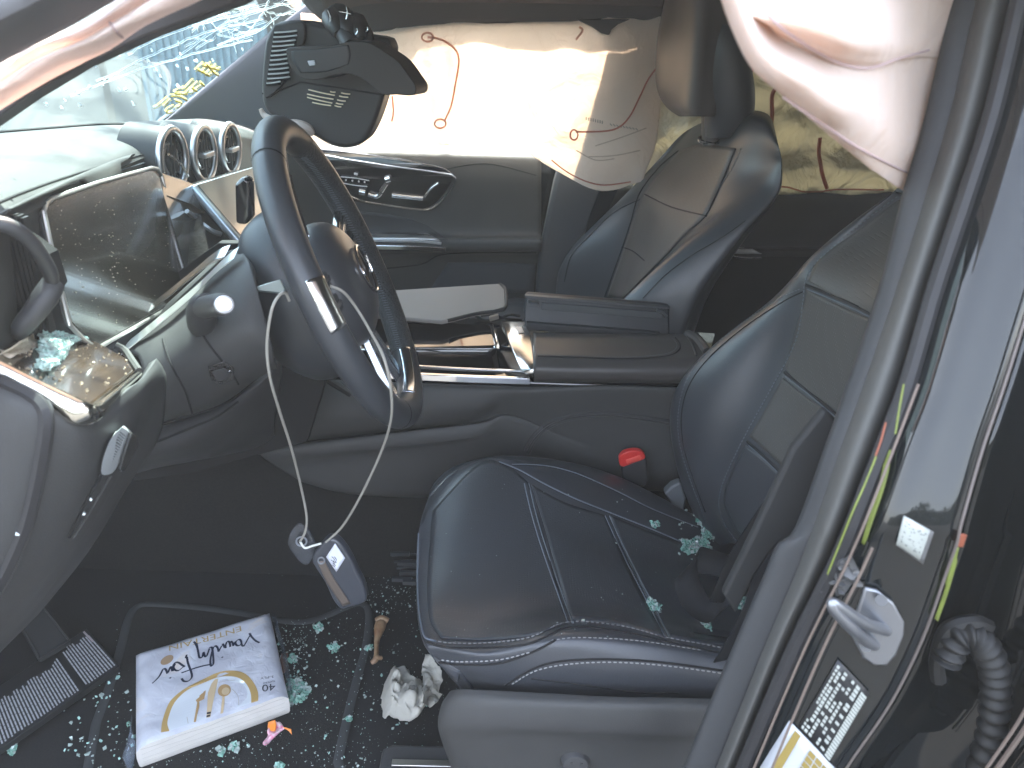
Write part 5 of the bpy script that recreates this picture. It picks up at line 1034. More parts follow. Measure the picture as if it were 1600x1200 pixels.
ribbon('webbing', [Y(1190, 840, -.30), Y(1205, 880, -.31), Y(1190, 940, -.31), Y(1165, 990, -.30), Y(1140, 1030, -.29)], [V((.016, 0, .006))] * 5, bw)
o = prism('belt_shade_strip', YL(-.36, (1240, 700), (1290, 640), (1310, 660), (1250, 830), (1215, 850), (1180, 900), (1150, 960), (1130, 930), (1180, 830)), (0, .01, 0), mat('belt_shadow', (.012, .013, .014), .7), bw, .003)  # dark sheet standing in for shade around the belt

# ================================================================== mirror and sensor cover at the windshield head
mc = thing('camera_cover', 'black louvred camera cover dangling behind the mirror at the windshield top', 'cover', tuple(Y(500, 130, .36)))
MCP = mat('cover_plastic', (.026, .025, .025), .45, bump=(600, .15, .0008))
pts = YL(.33, *spl2([(437, 34), (470, 31), (510, 40), (560, 52), (606, 60), (612, 85), (605, 130), (594, 170), (580, 205), (566, 224), (545, 231), (518, 228), (480, 207), (445, 192), (420, 178), (409, 155), (409, 110), (414, 65), (424, 42)], 3))
mb_ = prism('cover_shell', pts, (.0, .07, .0), MCP, mc, .014, 5); MT = bvh(mb_)
prism('cover_flange', YL(.322, *spl2([(428, 38), (466, 33), (476, 40), (474, 70), (452, 80), (446, 92), (452, 110), (440, 135), (420, 152), (411, 150), (411, 110), (416, 65)], 2)), (0, .01, 0), MCP, mc, .003, 3)
WSL = mat('slot_light', (.75, .78, .78), .4)
for i in range(12):
    y = 50 + i * 7.2; x0 = 429 - i * 1.1; x1 = (464 if i < 2 else 462) - max(0, i - 2) * 2.4 if i < 4 else 452 - (i - 4) * .3
    if i >= 6: x1 = 449 + (i - 6)
    if i == 11: x1 = 438
    tube('louvre', YL(.318, (x0, y + 1), ((x0 + x1) / 2, y), (x1, y - 2)), .0024, mat('louvre_edge', (.6, .62, .62), .3, .6), mc, 3, 6, flat=.5)
    tube('louvre_gap', YL(.3195, (x0 - 1, y + 4), ((x0 + x1) / 2, y + 3), (x1, y + 1)), .0026, BLK, mc, 3, 6, flat=.6)
WM = mat('warm_slot', (.95, .82, .62), .35, .3)
for (a, b_) in (((482, 140), (523, 149)), ((480, 147), (521, 155)), ((480, 152), (519, 161)), ((488, 160), (517, 165)), ((533, 145), (547, 147)), ((530, 150), (544, 152)), ((527, 156), (540, 158)), ((525, 161), (536, 163)), ((523, 165), (533, 167)), ((516, 143), (524, 144))):
    tube('lower_slot', YL(.323, a, ((a[0] + b_[0]) / 2, (a[1] + b_[1]) / 2 + .5), b_), .0020, WM, mc, 3, 6, flat=.5)
seam('cover_seam', MT, [(408, 146), (425, 146), (450, 136), (470, 128)], .0012, BLK, mc, 6)
seam('cover_seam', MT, [(470, 128), (520, 136), (600, 148)], .0012, BLK, mc, 6)
tube('warm_lip', [Y(407, 170, .33), Y(415, 182, .33), Y(440, 193, .32), Y(462, 196, .31), Y(480, 202, .31), Y(490, 210, .31)], [.003, .005, .006, .009, .009, .004], mat('lip_beige', (.45, .36, .31), .4), mc, 6, 8)
rm = thing('rear_view_mirror', 'dark rear view mirror seen edge on below the windshield header', 'mirror', tuple(Y(540, 100, .28)))
mp = YL(.275, *spl2([(446, 80), (452, 74), (480, 72), (520, 70), (550, 64), (575, 66), (600, 80), (622, 96), (640, 120), (650, 136), (645, 149), (620, 148), (596, 147), (575, 130), (555, 118), (528, 116), (500, 124), (478, 125), (462, 116), (450, 98)], 3))
mh = prism('mirror_housing', mp, (.012, .05, .0), mat('mirror_shell', (.026, .024, .023), .4, bump=(600, .1, .0006)), rm, .008, 5); MH = bvh(mh)
patch('mirror_face', MH, [[(455, 80), (500, 76), (545, 70)], [(458, 95), (505, 92), (548, 85)], [(470, 114), (510, 112), (545, 100)]], mat('mirror_dark', (.03, .035, .04), .25, spec=.6), rm, 6, off=.001)
prism('sensor_tag', YL(.268, (480, 95), (491, 94), (493, 102), (483, 103)), (0, .004, 0), mat('pale_tag', (.6, .6, .62), .4), rm, .001)
tube('mirror_arm', [Y(548, 72, .30), Y(540, 58, .31), Y(532, 40, .33), Y(530, 25, .35)], [.014, .012, .016, .02], PLA, rm, 6, 12)
for k, (x, y, r) in enumerate(((520, 28, .017), (538, 34, .02), (556, 38, .018), (566, 48, .014))): tube('mount_clip', [Y(x, y, .34), Y(x + 6, y + 14, .32), Y(x + 10, y + 26, .31)], [r, r * .9, r * .5], MCP, rm, 4, 10)
for (a, b_) in (((512, 16), (516, 34)), ((530, 18), (548, 22)), ((541, 10), (541, 30)), ((558, 44), (556, 54)), ((574, 42), (572, 50))): tube('mount_spring', YL(.30, a, ((a[0] + b_[0]) / 2 + 2, (a[1] + b_[1]) / 2), b_), .0009, CHB, rm, 3, 6)

# ================================================================== floor mat and what lies on it
FM = thing('floor_mat', 'black carpet floor mat with ribbed border, strewn with glass crumbs', 'floor mat', (-.3, .1, 0))
mpx = spl2([(150, 1130), (172, 1070), (188, 1015), (200, 968), (214, 948), (240, 944), (320, 950), (400, 962), (460, 972), (500, 966), (548, 946), (568, 944), (577, 960), (572, 1010), (558, 1060), (543, 1120), (528, 1190), (515, 1270), (120, 1300)], 3)
mtm = mk('mat_pile', [Z(a, b_, .008) for a, b_ in mpx] + [Z(a, b_, .001) for a, b_ in mpx], [tuple(range(len(mpx)))] + [(i, len(mpx) + i, len(mpx) + (i + 1) % len(mpx), (i + 1) % len(mpx)) for i in range(len(mpx))], CPM, FM, smooth=False)
tube('mat_border', [Z(a, b_, .009) for a, b_ in mpx], .008, mat('border_tape', (.035, .038, .040), .75, bump=(300, .5, .001)), FM, 1, 8, closed=True, flat=.35, up=(0, 0, 1), sm=False)
MZ = .010
# napkin pack
BR = [(211, 1018), (420, 952), (449, 1083), (211, 1168)]     # top face far-left, far-right, near-right, near-left in the picture
TZ = .058
nk = thing('napkin_pack', 'white and gold pack of party napkins in clear film lying on the mat', 'napkin pack', tuple(Z(330, 1060, 0)))
q = [Z(a, b_, TZ) for a, b_ in BR]
def npt(u, v, z=None):      # u 0..1 left->right in picture, v 0..1 far->near
    p = q[0] * (1 - u) * (1 - v) + q[1] * u * (1 - v) + q[2] * u * v + q[3] * (1 - u) * v
    e = min(u, 1 - u, v, 1 - v); p = V(p); p.z = TZ - .010 * max(0, 1 - min(u, 1 - u, v) / .07) ** 2 - .002 * max(0, 1 - (1 - v) / .02) + .0025 * noise.noise(V((u * 5, v * 5, 3))) + .002 * math.sin(u * 9 + v * 3) * min(1, e * 6)
    return p
N = 28; vs = []; fs = []
for j in range(N + 1):
    for i in range(N + 1): vs.append(npt(i / N, j / N))
for j in range(N):
    for i in range(N): k = j * (N + 1) + i; fs.append((k, k + 1, k + N + 2, k + N + 1))
edge = [i for i in range(N + 1)] + [(j + 1) * (N + 1) - 1 for j in range(1, N + 1)] + [N * (N + 1) + i for i in range(N - 1, -1, -1)] + [j * (N + 1) for j in range(N - 1, 0, -1)]
cen = sum(q, V()) / 4; ring = edge
for lev, (zz, s_) in enumerate(((.046, 1.004), (.035, 1.012), (.024, 1.008), (.016, 1.004), (MZ, .985))):
    nb = len(vs)
    for e in edge:
        p = vs[e]; d = V((p.x - cen.x, p.y - cen.y, 0)); vs.append(V((cen.x, cen.y, 0)) + d * s_ + V((0, 0, zz + .0012 * noise.noise(p * 60 + V((0, 0, lev)))))) 
    nr = [nb + i for i in range(len(edge))]
    for i in range(len(edge)): j = (i + 1) % len(edge); fs.append((ring[i], ring[j], nr[j], nr[i]))
    ring = nr
fs.append(tuple(ring))
PK = bpy.data.materials.new('pack_print'); PK.use_nodes = True; t_ = PK.node_tree; pb = t_.nodes['Principled BSDF']; pb.inputs['Roughness'].default_value = .28; pb.inputs['Coat Weight'].default_value = .6; pb.inputs['Coat Roughness'].default_value = .12
g_ = t_.nodes.new('ShaderNodeNewGeometry'); n_1 = t_.nodes.new('ShaderNodeTexNoise'); n_1.inputs['Scale'].default_value = 9; n_1.inputs['Distortion'].default_value = 2
t_.links.new(g_.outputs['Position'], n_1.inputs['Vector']); rp_ = t_.nodes.new('ShaderNodeValToRGB'); rp_.color_ramp.elements[0].position = .35; rp_.color_ramp.elements[0].color = (.52, .53, .59, 1); rp_.color_ramp.elements[1].position = .6; rp_.color_ramp.elements[1].color = (.66, .68, .74, 1)
e_ = rp_.color_ramp.elements.new(.75); e_.color = (.72, .66, .62, 1); t_.links.new(n_1.outputs[0], rp_.inputs[0]); t_.links.new(rp_.outputs[0], pb.inputs['Base Color'])
n_2 = t_.nodes.new('ShaderNodeTexNoise'); n_2.inputs['Scale'].default_value = 45; n_2.inputs['Distortion'].default_value = 1.5; t_.links.new(g_.outputs['Position'], n_2.inputs['Vector']); bp_ = t_.nodes.new('ShaderNodeBump'); bp_.inputs['Strength'].default_value = .35; bp_.inputs['Distance'].default_value = .004; t_.links.new(n_2.outputs[0], bp_.inputs['Height']); t_.links.new(bp_.outputs[0], pb.inputs['Normal'])
SIDEM = mat('napkin_side', (.62, .59, .55), .5, bump=(60, .4, .002), var=(30, .5, (.5, .47, .43)))
top = N * N
pk = mk('pack_body', vs, fs, PK, nk, mats=[SIDEM], fmat=[0 if i < top else 1 for i in range(len(fs))], sharp=60)
PB = bvh(pk)
def dz(u, v, off=.0006): 
    p = npt(u, v); h = PB.ray_cast(V((p.x, p.y, .3)), V((0, 0, -1))); return (h[0] if h[0] is not None else p) + V((0, 0, off))
b = MB()
for zz_, r_ in ((.050, .0004), (.040, .0003), (.031, .0003), (.022, .0003)):
    p_ = [q[3] * (1 - t) + q[2] * t for t in [k / 30 for k in range(1, 30)]]; pp_ = []
    for k, x_ in enumerate(p_):
        d_ = V((x_.x - cen.x, x_.y - cen.y, 0)); pp_.append(V((cen.x, cen.y, zz_ + .0012 * math.sin(k * .7 + zz_ * 300))) + d_ * 1.012)
    b.tube(pp_, r_, 4)
b.build('fold_line', mat('fold_grey', (.45, .43, .40), .6), nk)
# print frame: reading direction is from the far side, so text runs right -> left and is upside down in the picture
def flat(name, polys, m, off=.0006):
    """polys: list of closed polygons in (u, v)"""
    b = MB()
    for pg in polys:
        tri = tessellate_polygon([[V((a, c, 0)) for a, c in pg]]); b.add([dz(a, c, off) for a, c in pg], [tuple(t) for t in tri])
    return b.build(name, m, nk, smooth=False)
def stroke(name, lines, w_, m, off=.0007):
    b = MB()
    for ln in lines:
        p = spl2(ln, 7); vs_ = []
        for i, (a, c) in enumerate(p):
            x0, y0 = p[max(0, i - 1)]; x1, y1 = p[min(len(p) - 1, i + 1)]; dx, dy = x1 - x0, y1 - y0; L = math.hypot(dx, dy) or 1
            ww = w_ * (.55 + .6 * abs(math.sin(math.atan2(dy, dx) * 1.0 + .6))); nx, ny = -dy / L * ww, dx / L * ww
            vs_ += [dz(a - nx, c - ny, off), dz(a + nx, c + ny, off)]
        b.add(vs_, [(2 * i, 2 * i + 1, 2 * i + 3, 2 * i + 2) for i in range(len(p) - 1)])
    return b.build(name, m, nk, smooth=False)
# script lettering "Vanity Fair", drawn in picture pixels and carried to the pack's own frame
def px2uv(x, y):
    p = Z(x, y, TZ); u = v = .5
    for _ in range(8):
        cur = q[0] * (1 - u) * (1 - v) + q[1] * u * (1 - v) + q[2] * u * v + q[3] * (1 - u) * v
        du = (q[1] - q[0]) * (1 - v) + (q[2] - q[3]) * v; dv = (q[3] - q[0]) * (1 - u) + (q[2] - q[1]) * u
        r = p - cur; det = du.x * dv.y - du.y * dv.x; u += (r.x * dv.y - r.y * dv.x) / det; v += (du.x * r.y - du.y * r.x) / det
    return (u, v)
def zz(*pts): return [px2uv(190 + a / 4.614, 940 + b_ / 4.614) for a, b_ in pts]   # coordinates of an enlarged view of the pack
INKN = mat('navy_ink', (.012, .02, .045), .4)
stroke('script_lettering', [
    zz((995, 298), (965, 285), (940, 262), (922, 236)), zz((935, 240), (915, 270), (895, 305), (880, 330)),            # V
    zz((880, 328), (868, 318), (862, 290), (850, 278), (832, 285), (822, 305), (835, 322), (855, 318), (868, 300)), zz((826, 290), (812, 300), (806, 325)),  # a
    zz((806, 322), (800, 300), (790, 290), (782, 300), (784, 330)), zz((784, 318), (775, 292), (760, 292), (750, 320), (752, 338)),  # n
    zz((745, 335), (735, 315), (728, 305)), zz((724, 318), (708, 345), (700, 362)), zz((724, 402), (727, 407), (723, 410)),   # i
    zz((700, 360), (690, 330), (672, 320), (655, 350), (640, 420), (645, 465), (662, 450), (660, 390), (650, 330), (628, 335)),   # t / l
    zz((632, 338), (622, 368), (612, 392), (600, 392), (590, 362), (585, 380), (578, 400), (560, 398), (552, 360), (540, 300)), zz((552, 360), (545, 330), (530, 300), (520, 290)),  # y
    zz((650, 455), (600, 460), (520, 478), (430, 508)),        # cross stroke of the F
    zz((470, 395), (478, 440), (500, 500), (505, 540), (480, 570), (448, 572), (432, 550)), zz((470, 398), (462, 400), (470, 380)),
    zz((455, 465), (430, 450), (410, 438), (385, 440), (372, 465), (385, 490), (410, 492), (432, 475), (448, 462)), zz((388, 445), (375, 470), (368, 500)),  # a
    zz((366, 500), (355, 470), (345, 485), (335, 512)), zz((348, 548), (351, 552), (347, 554)),   # i
    zz((330, 520), (318, 490), (300, 490), (285, 520), (272, 545), (250, 572), (222, 598))], .0072, INKN)
# gold wordmark under the name
def text_polys(s, size=1.0):
    cu_ = bpy.data.curves.new('t', 'FONT'); cu_.body = s; cu_.size = size; cu_.resolution_u = 3; ob = bpy.data.objects.new('t', cu_); C.objects.link(ob)
    me = bpy.data.meshes.new_from_object(ob.evaluated_get(bpy.context.evaluated_depsgraph_get())); vs_ = [v.co.copy() for v in me.vertices]; fs_ = [tuple(p.vertices) for p in me.polygons]
    bpy.data.objects.remove(ob); bpy.data.curves.remove(cu_); bpy.data.meshes.remove(me); return vs_, fs_
def text_on(name, s, o, ex, ey, m, sp=1.0, off=.0006):
    """o, ex, ey in uv: origin, full text width vector, cap height vector"""
    vs_, fs_ = text_polys(s); x1 = max(v.x for v in vs_); y1 = max(v.y for v in vs_)
    return mk(name, [dz(o[0] + ex[0] * v.x / x1 + ey[0] * v.y / y1, o[1] + ex[1] * v.x / x1 + ey[1] * v.y / y1, off) for v in vs_], fs_, m, nk, smooth=False)
GLDI = mat('gold_ink', (.42, .30, .12), .4)
def uvv(a, b_): A = zz(a)[0]; B = zz(b_)[0]; return (B[0] - A[0], B[1] - A[1])
text_on('gold_lettering', 'ENTERTAIN', zz((866, 178))[0], uvv((866, 178), (342, 322)), uvv((866, 178), (872, 214)), GLDI)
text_on('count_lettering', '40', zz((1108, 585))[0], uvv((1108, 585), (1012, 598)), uvv((1108, 585), (1110, 636)), INK)
text_on('small_lettering', 'NAPKINS', zz((1105, 562))[0], uvv((1105, 562), (1020, 580)), uvv((1105, 562), (1106, 574)), INK)
text_on('small_lettering', '3-PLY', zz((1098, 530))[0], uvv((1098, 530), (1000, 545)), uvv((1098, 530), (1099, 545)), INK)
text_on('small_lettering', 'DINNER SIZE', zz((985, 95))[0], uvv((985, 95), (805, 135)), uvv((985, 95), (988, 112)), INK)
# leaf, plate, cutlery
def ell(cx, cy, rx, ry, a=0, n=40, t0=0, t1=2 * PI): return [(cx + rx * math.cos(t) * math.cos(a) - ry * math.sin(t) * math.sin(a), cy + rx * math.cos(t) * math.sin(a) + ry * math.sin(t) * math.cos(a)) for t in [t0 + (t1 - t0) * i / n for i in range(n + (0 if t1 - t0 > 6.2 else 1))]]
flat('gold_leaf', [zz(*ell(328, 425, 52, 26, -.55, 24))], mat('leaf_gold', (.36, .25, .15), .4))
po = [(285, 945), (290, 880), (310, 800), (345, 720), (410, 660), (500, 600), (600, 552), (700, 515), (800, 502), (880, 520), (940, 570), (980, 640), (985, 715)]
pi_ = [(935, 730), (930, 660), (900, 600), (850, 560), (790, 545), (700, 550), (600, 580), (500, 620), (420, 680), (370, 740), (340, 820), (330, 880), (345, 935)]
flat('plate_rim', [zz(*(spl2(po, 4) + spl2(pi_, 4)))], mat('rim_gold', (.50, .34, .13), .4), .0006)
flat('plate_face', [zz(*(list(reversed(spl2(pi_, 4)))))], mat('plate_white', (.66, .70, .74), .4), .0005)
CUT = mat('cutlery_gold', (.46, .30, .14), .35); CUTL = mat('cutlery_pale', (.62, .48, .30), .35)
flat('fork_print', [zz((545, 600), (612, 590), (605, 660), (595, 705), (560, 722), (560, 760), (545, 820), (535, 870), (520, 872), (535, 790), (545, 725), (528, 705), (532, 650))], CUT, .0009)
flat('fork_gap', [zz((558 + 16 * k, 604 - 2 * k), (563 + 16 * k, 603 - 2 * k), (558 + 15 * k, 660), (553 + 15 * k, 660)) for k in range(3)], mat('plate_white'), .0012)
flat('knife_print', [zz((698, 562), (690, 600), (672, 680), (655, 760), (640, 835), (612, 842), (618, 760), (622, 660), (650, 590), (675, 565))], CUTL, .0009)
flat('knife_band', [zz((616, 805), (645, 800), (643, 812), (614, 818)), zz((614, 826), (640, 820), (638, 832), (612, 838))], INK, .0012)
flat('spoon_print', [zz(*(ell(742, 648, 48, 44, -.5, 26, .55, 2 * PI + .15)))+ []], CUT, .0009)
flat('spoon_print', [zz((728, 690), (745, 690), (742, 740), (732, 805), (712, 812), (720, 760))], CUTL, .0009)
flat('spoon_bowl', [zz(*ell(752, 655, 30, 27, -.5, 22))], CUTL, .0012)
stroke('plate_line', [zz((480, 880), (470, 800), (500, 740), (520, 690)), zz((800, 640), (840, 690), (845, 750)), zz((700, 590), (760, 578), (820, 575))], .0016, mat('grey_print'), .0009)
film = grid('film_flap', [[Z(206, 1115, .05), Z(206, 1140, .045), Z(212, 1160, .04)], [Z(204, 1130, .03), Z(202, 1160, .03), Z(210, 1185, .03)], [Z(204, 1150, .018), Z(191, 1182, .014), Z(205, 1206, .014)]], thin_glass('clear_film', (.85, .9, .95), .25, .12, dust=.4, dustcol=(.5, .58, .7)), nk, 5, 5, disp=wr(.004, 60))
film2 = grid('film_flap', [[Z(424, 956, .055), Z(440, 1020, .055), Z(450, 1080, .055)], [Z(430, 960, .03), Z(447, 1020, .03), Z(456, 1082, .03)], [Z(430, 985, .014), Z(448, 1050, .012), Z(457, 1118, .012)]], MATS['clear_film'], nk, 5, 5, disp=wr(.003, 60))

# dark leaflet with rows of white lettering, lower left
lf = thing('leaflet', 'black leaflet with dense rows of white lettering lying at the lower left', 'leaflet', tuple(Z(80, 1080, .01)))
lq = [(-70, 1118), (135, 982), (187, 1040), (-50, 1205)]
L0 = [Z(a, b_, .03) for a, b_ in lq]
prism('cover', L0, (0, 0, -.012), mat('leaflet_black', (.018, .019, .02), .35, bump=(30, .2, .001)), lf, .001)
LM = MB(); rr2 = random.Random(12)
for i in range(46):
    u = .04 + i * .0208
    if i in (33, 34): continue
    v0 = .22 - .10 * (i > 30) + rr2.random() * .1 - (.08 if 36 < i < 40 else 0) ; v = v0
    while v < .93:
        L_ = rr2.uniform(.05, .16); v2 = min(.95, v + L_)
        def lp_(a, c): return L0[0] * (1 - a) * (1 - c) + L0[1] * a * (1 - c) + L0[2] * a * c + L0[3] * (1 - a) * c
        w2 = .0048; LM.add([lp_(u - w2, v) + V((0, 0, .0006)), lp_(u + w2, v) + V((0, 0, .0006)), lp_(u + w2, v2) + V((0, 0, .0006)), lp_(u - w2, v2) + V((0, 0, .0006))], [(0, 1, 2, 3)]); v = v2 + .008
LM.build('white_lettering', mat('leaflet_white', (.42, .44, .47), .5), lf, smooth=False)
b = MB(); b.add([lp_(.96, .03) + V((0, 0, .001)), lp_(.975, .03) + V((0, 0, .001)), lp_(.98, .32) + V((0, 0, .001)), lp_(.965, .32) + V((0, 0, .001))], [(0, 1, 2, 3)]); b.build('line_print', mat('pink_grey', (.4, .35, .36), .5), lf, smooth=False)
# footrest ribs and pedal at the far left
pdl = thing('foot_pedal', 'dark rubber foot pedal half hidden behind the leaflet at the left', 'pedal', tuple(Z(90, 980, .05)))
PDM = mat('pedal_rubber', (.012, .013, .014), .7)
prism('pedal_pad', [Z(20, 960, .10), Z(60, 935, .10), Z(110, 1000, .05), Z(60, 1030, .05)], (0, 0, -.012), PDM, pdl, .004)
tube('pedal_rim', [Z(24, 960, .102), Z(60, 938, .102), Z(108, 1000, .052), Z(62, 1028, .052)], .0025, PDM, pdl, 1, 6, closed=True)

def ridge(a, s):
    def f(p):
        n = abs(noise.noise(V(p) * s)) * 1.6 + abs(noise.noise(V(p) * s * 2.1 + V((5, 2, 1)))) * .7 - .5; return p + V((a * .4 * n, -a * .3 * n, a * n))
    return f
# crumpled tissue
ti = []
rt = random.Random(4)
TP = [[(598, 1075), (612, 1045), (622, 1040), (640, 1044)], [(596, 1095), (612, 1070), (630, 1060), (645, 1058)], [(602, 1122), (616, 1100), (640, 1085), (660, 1062)], [(612, 1106), (622, 1122), (650, 1122), (662, 1090)], [(640, 1105), (655, 1098), (668, 1085), (676, 1104)], [(655, 1080), (668, 1060), (680, 1075), (690, 1086)]]
TPZ = [[.012, .05, .055, .04], [.012, .07, .045, .06], [.012, .05, .075, .05], [.02, .025, .04, .07], [.03, .055, .035, .02], [.03, .06, .04, .015]]
tis = grid('tissue', [[Z(a, b_, z + .006) for (a, b_), z in zip(r, zr_)] for r, zr_ in zip(TP, TPZ)], fabric('tissue_paper', (.62, .60, .54), .3, (.6, .58, .5), wr=(60, .5, .004)), None, 12, 10, disp=ridge(.016, 38), sharp=60, thick=.0006)
tf = grid('tissue_flap', [[Z(664, 1022, .06), Z(680, 1030, .07)], [Z(660, 1045, .06), Z(692, 1058, .05)], [Z(662, 1070, .05), Z(688, 1072, .03)], [Z(664, 1085, .04), Z(684, 1090, .02)]], MATS['tissue_paper'], tis, 14, 10, disp=ridge(.012, 42), sharp=60, thick=.0006)
tag(tis, 'crumpled white paper napkin on the carpet in front of the seat', 'napkin')
# bone
bo = tube('gnawed_bone', [Z(598, 966, .022), Z(594, 978, .026), Z(589, 1000, .02), Z(588, 1020, .018), Z(587, 1030, .014), Z(580, 1036, .01)], [.007, .0115, .0055, .0045, .006, .004], mat('bone', (.34, .23, .13), .4, bump=(90, .6, .003), var=(70, .9, (.16, .07, .035))), None, 6, 12)
b = MB(); b.tube(spline([Z(588, 970, .03), Z(596, 966, .034), Z(606, 970, .028)], 4), .006, 10); b.tube(spline([Z(586, 1026, .018), Z(592, 1028, .016), Z(597, 1028, .014)], 4), [.005] * 4 + [.004] * 4 + [.003], 8); b.build('knuckle', MATS['bone'], bo)
tag(bo, 'brown gnawed chicken bone on the carpet beside the mat edge', 'bone')
# sweet wrapper
WP = [[(424, 1132), (432, 1126), (440, 1130)], [(418, 1140), (430, 1138), (444, 1138)], [(418, 1150), (428, 1146), (440, 1143)], [(412, 1158), (422, 1156), (430, 1150)], [(410, 1164), (416, 1164), (422, 1158)]]
wpp = mat('wrapper_pink', (.72, .10, .28), .3, coat=.5, var=(140, 1.0, (.8, .72, .74)))
wrp = grid('sweet_wrapper', [[Z(a, b_, .018 + .008 * ((i + j) % 2)) for j, (a, b_) in enumerate(r)] for i, r in enumerate(WP)], wpp, None, 4, 4, disp=wr(.003, 90), thick=.0005, sharp=25)
grid('wrapper_end', [[Z(438, 1138, .022), Z(444, 1136, .026)], [Z(446, 1136, .026), Z(450, 1142, .02)], [Z(455, 1140, .02), Z(456, 1148, .015)]], mat('wrapper_orange', (.85, .26, .03), .3, coat=.5), wrp, 4, 4, disp=wr(.002, 90), thick=.0005)
grid('wrapper_end', [[Z(419, 1128, .026), Z(430, 1124, .03)], [Z(418, 1136, .024), Z(432, 1132, .026)], [Z(420, 1144, .02), Z(430, 1142, .022)]], MATS['wrapper_orange'], wrp, 4, 4, disp=wr(.002, 90), thick=.0005)
tag(wrp, 'small pink and orange twisted sweet wrapper beside the napkin pack', 'sweet wrapper')

# ================================================================== broken glass
TEAL = mat('teal_glass', (.10, .30, .23), .15, coat=.5, spec=.8, var=(260, 1.0, (.32, .52, .44)), bump=(240, 1.0, .004))
TEAL2 = mat('pale_glass', (.36, .44, .41), .12, coat=.6, spec=.9)
rg = random.Random(21)
def inside(x, y, pg):
    c = False; n = len(pg)
    for i in range(n):
        x0, y0 = pg[i]; x1, y1 = pg[i - 1]
        if (y0 > y) != (y1 > y) and x < (x1 - x0) * (y - y0) / (y1 - y0) + x0: c = not c
    return c
def clump(label, pg, place, rad=.0032, step=3.2, m=None, hgt=.003):
    """a patch of crazed glass: many tight crumbs that hang together"""
    b = MB(); xs = [p[0] for p in pg]; ys = [p[1] for p in pg]; y = min(ys)
    while y < max(ys):
        x = min(xs)
        while x < max(xs):
            a, c = x + rg.uniform(-1, 1), y + rg.uniform(-1, 1)
            if inside(a, c, pg):
                h = place(a, c)
                if h is not None: random.seed(rg.random()); b.chip(h + V((0, 0, rg.uniform(0, hgt))), rad * rg.choice((.5, .8, 1, 1.4)), 1 if rg.random() < .3 else 0)
            x += step
        y += step
    if not b.v: return None
    o = b.build('glass_clump', m or TEAL, None, mats=[TEAL2], smooth=False); return tag(o, label, 'broken glass', 'broken glass clumps')
onm = lambda z=.012: (lambda x, y: Z(x, y, z))
def onb(t, off=.002): return lambda x, y: hit(t, x, y, off)
clump('largest teal clump of shattered glass at the right edge of the napkin pack', [(450, 1066), (462, 1061), (476, 1068), (484, 1076), (488, 1080), (480, 1090), (466, 1098), (452, 1104), (447, 1090)], onm(.012), hgt=.006)
for lab, x, y, r in (('small teal glass clump near the upper right corner of the mat', 497, 983, 9), ('oval teal glass clump lying on the mat left of the bone', 522, 1012, 10), ('teal glass clump half under the bone', 578, 1012, 7),
                     ('single pale teal clump beside the reddish stain by the napkin pack', 459, 1030, 8), ('lone teal glass clump on the mat border below the tissue', 546, 1124, 5),
                     ('teal glass clump between the leaflet and the napkin pack', 201, 1134, 5), ('teal glass clump below the near corner of the leaflet', 18, 1172, 8), ('pair of teal glass crumbs under the front edge of the napkin pack, left one', 346, 1174, 7),
                     ('teal glass clump under the front edge of the napkin pack, nearer the wrapper', 366, 1167, 8), ('teal glass clump left of the seat rail wiring', 601, 884, 6), ('bottom edge teal glass crumbs below the wrapper', 437, 1197, 6)):
    clump(lab, [(x + r * math.cos(t) * rg.uniform(.7, 1.1), y + r * .9 * math.sin(t) * rg.uniform(.7, 1.1)) for t in [k * PI / 5 for k in range(10)]], onm(.013), .0028, 2.8, hgt=.004)
clump('jagged sheet of crazed teal glass hanging over the glossy dash end panel', [(66, 528), (78, 511), (96, 511), (118, 520), (132, 530), (120, 536), (106, 545), (96, 560), (88, 572), (66, 586), (62, 580), (64, 556), (60, 548)], onb(ET, .003), .0022, 2.4, mat('pale_teal_glass', (.30, .50, .45), .2, coat=.5, var=(200, .9, (.6, .75, .7)), bump=(240, 1., .004)), .002)
clump('heap of teal glass in the seat corner beside the buckle and belt', [(1066, 848), (1082, 846), (1090, 840), (1105, 850), (1108, 868), (1090, 866), (1072, 868), (1064, 862)], onb(bvh(cush), .003), .0028, 2.8, hgt=.004)
clump('teal glass clump up the seam between cushion and backrest', [(1094, 832), (1104, 826), (1114, 838), (1112, 845), (1100, 842)], onb(bvh(cush, bck), .003), .0026, 2.6)
clump('small teal glass clump highest in the seat corner, near the recliner cover', [(1086, 812), (1094, 812), (1100, 824), (1092, 824)], onb(bvh(cush, bck), .003), .0024, 2.6)
clump('small teal clump on the far bolster seam of the seat', [(1014, 818), (1026, 816), (1030, 824), (1018, 825)], onb(CI, .002), .0022, 2.4)
clump('oval teal glass piece lying on the cushion seam near its front edge', [(1009, 938), (1018, 938), (1032, 950), (1030, 958), (1020, 956), (1012, 946)], onb(CI, .002), .0024, 2.4)
clump('angular teal glass piece on the cushion below the belt loop', [(1096, 968), (1106, 968), (1110, 980), (1112, 990), (1104, 984), (1096, 978)], onb(CI, .002), .0022, 2.4)
clump('teal glass piece nearest the pillar at the rear of the cushion', [(1148, 950), (1160, 944), (1166, 954), (1158, 962), (1148, 960)], onb(bvh(cush, bck), .01), .0024, 2.4)
b = MB(); cells_ = 0
def sc(n, x0, x1, y0, y1, z, r0=.0005, r1=.0018, cond=None):
    for _ in range(n):
        x, y = rg.uniform(x0, x1), rg.uniform(y0, y1)
        if cond and not cond(x, y): continue
        random.seed(rg.random()); r = r0 + (r1 * 1.25 - r0) * rg.random() ** 5; b.chip(Z(x, y, z), r, 0 if rg.random() < .8 else 1)
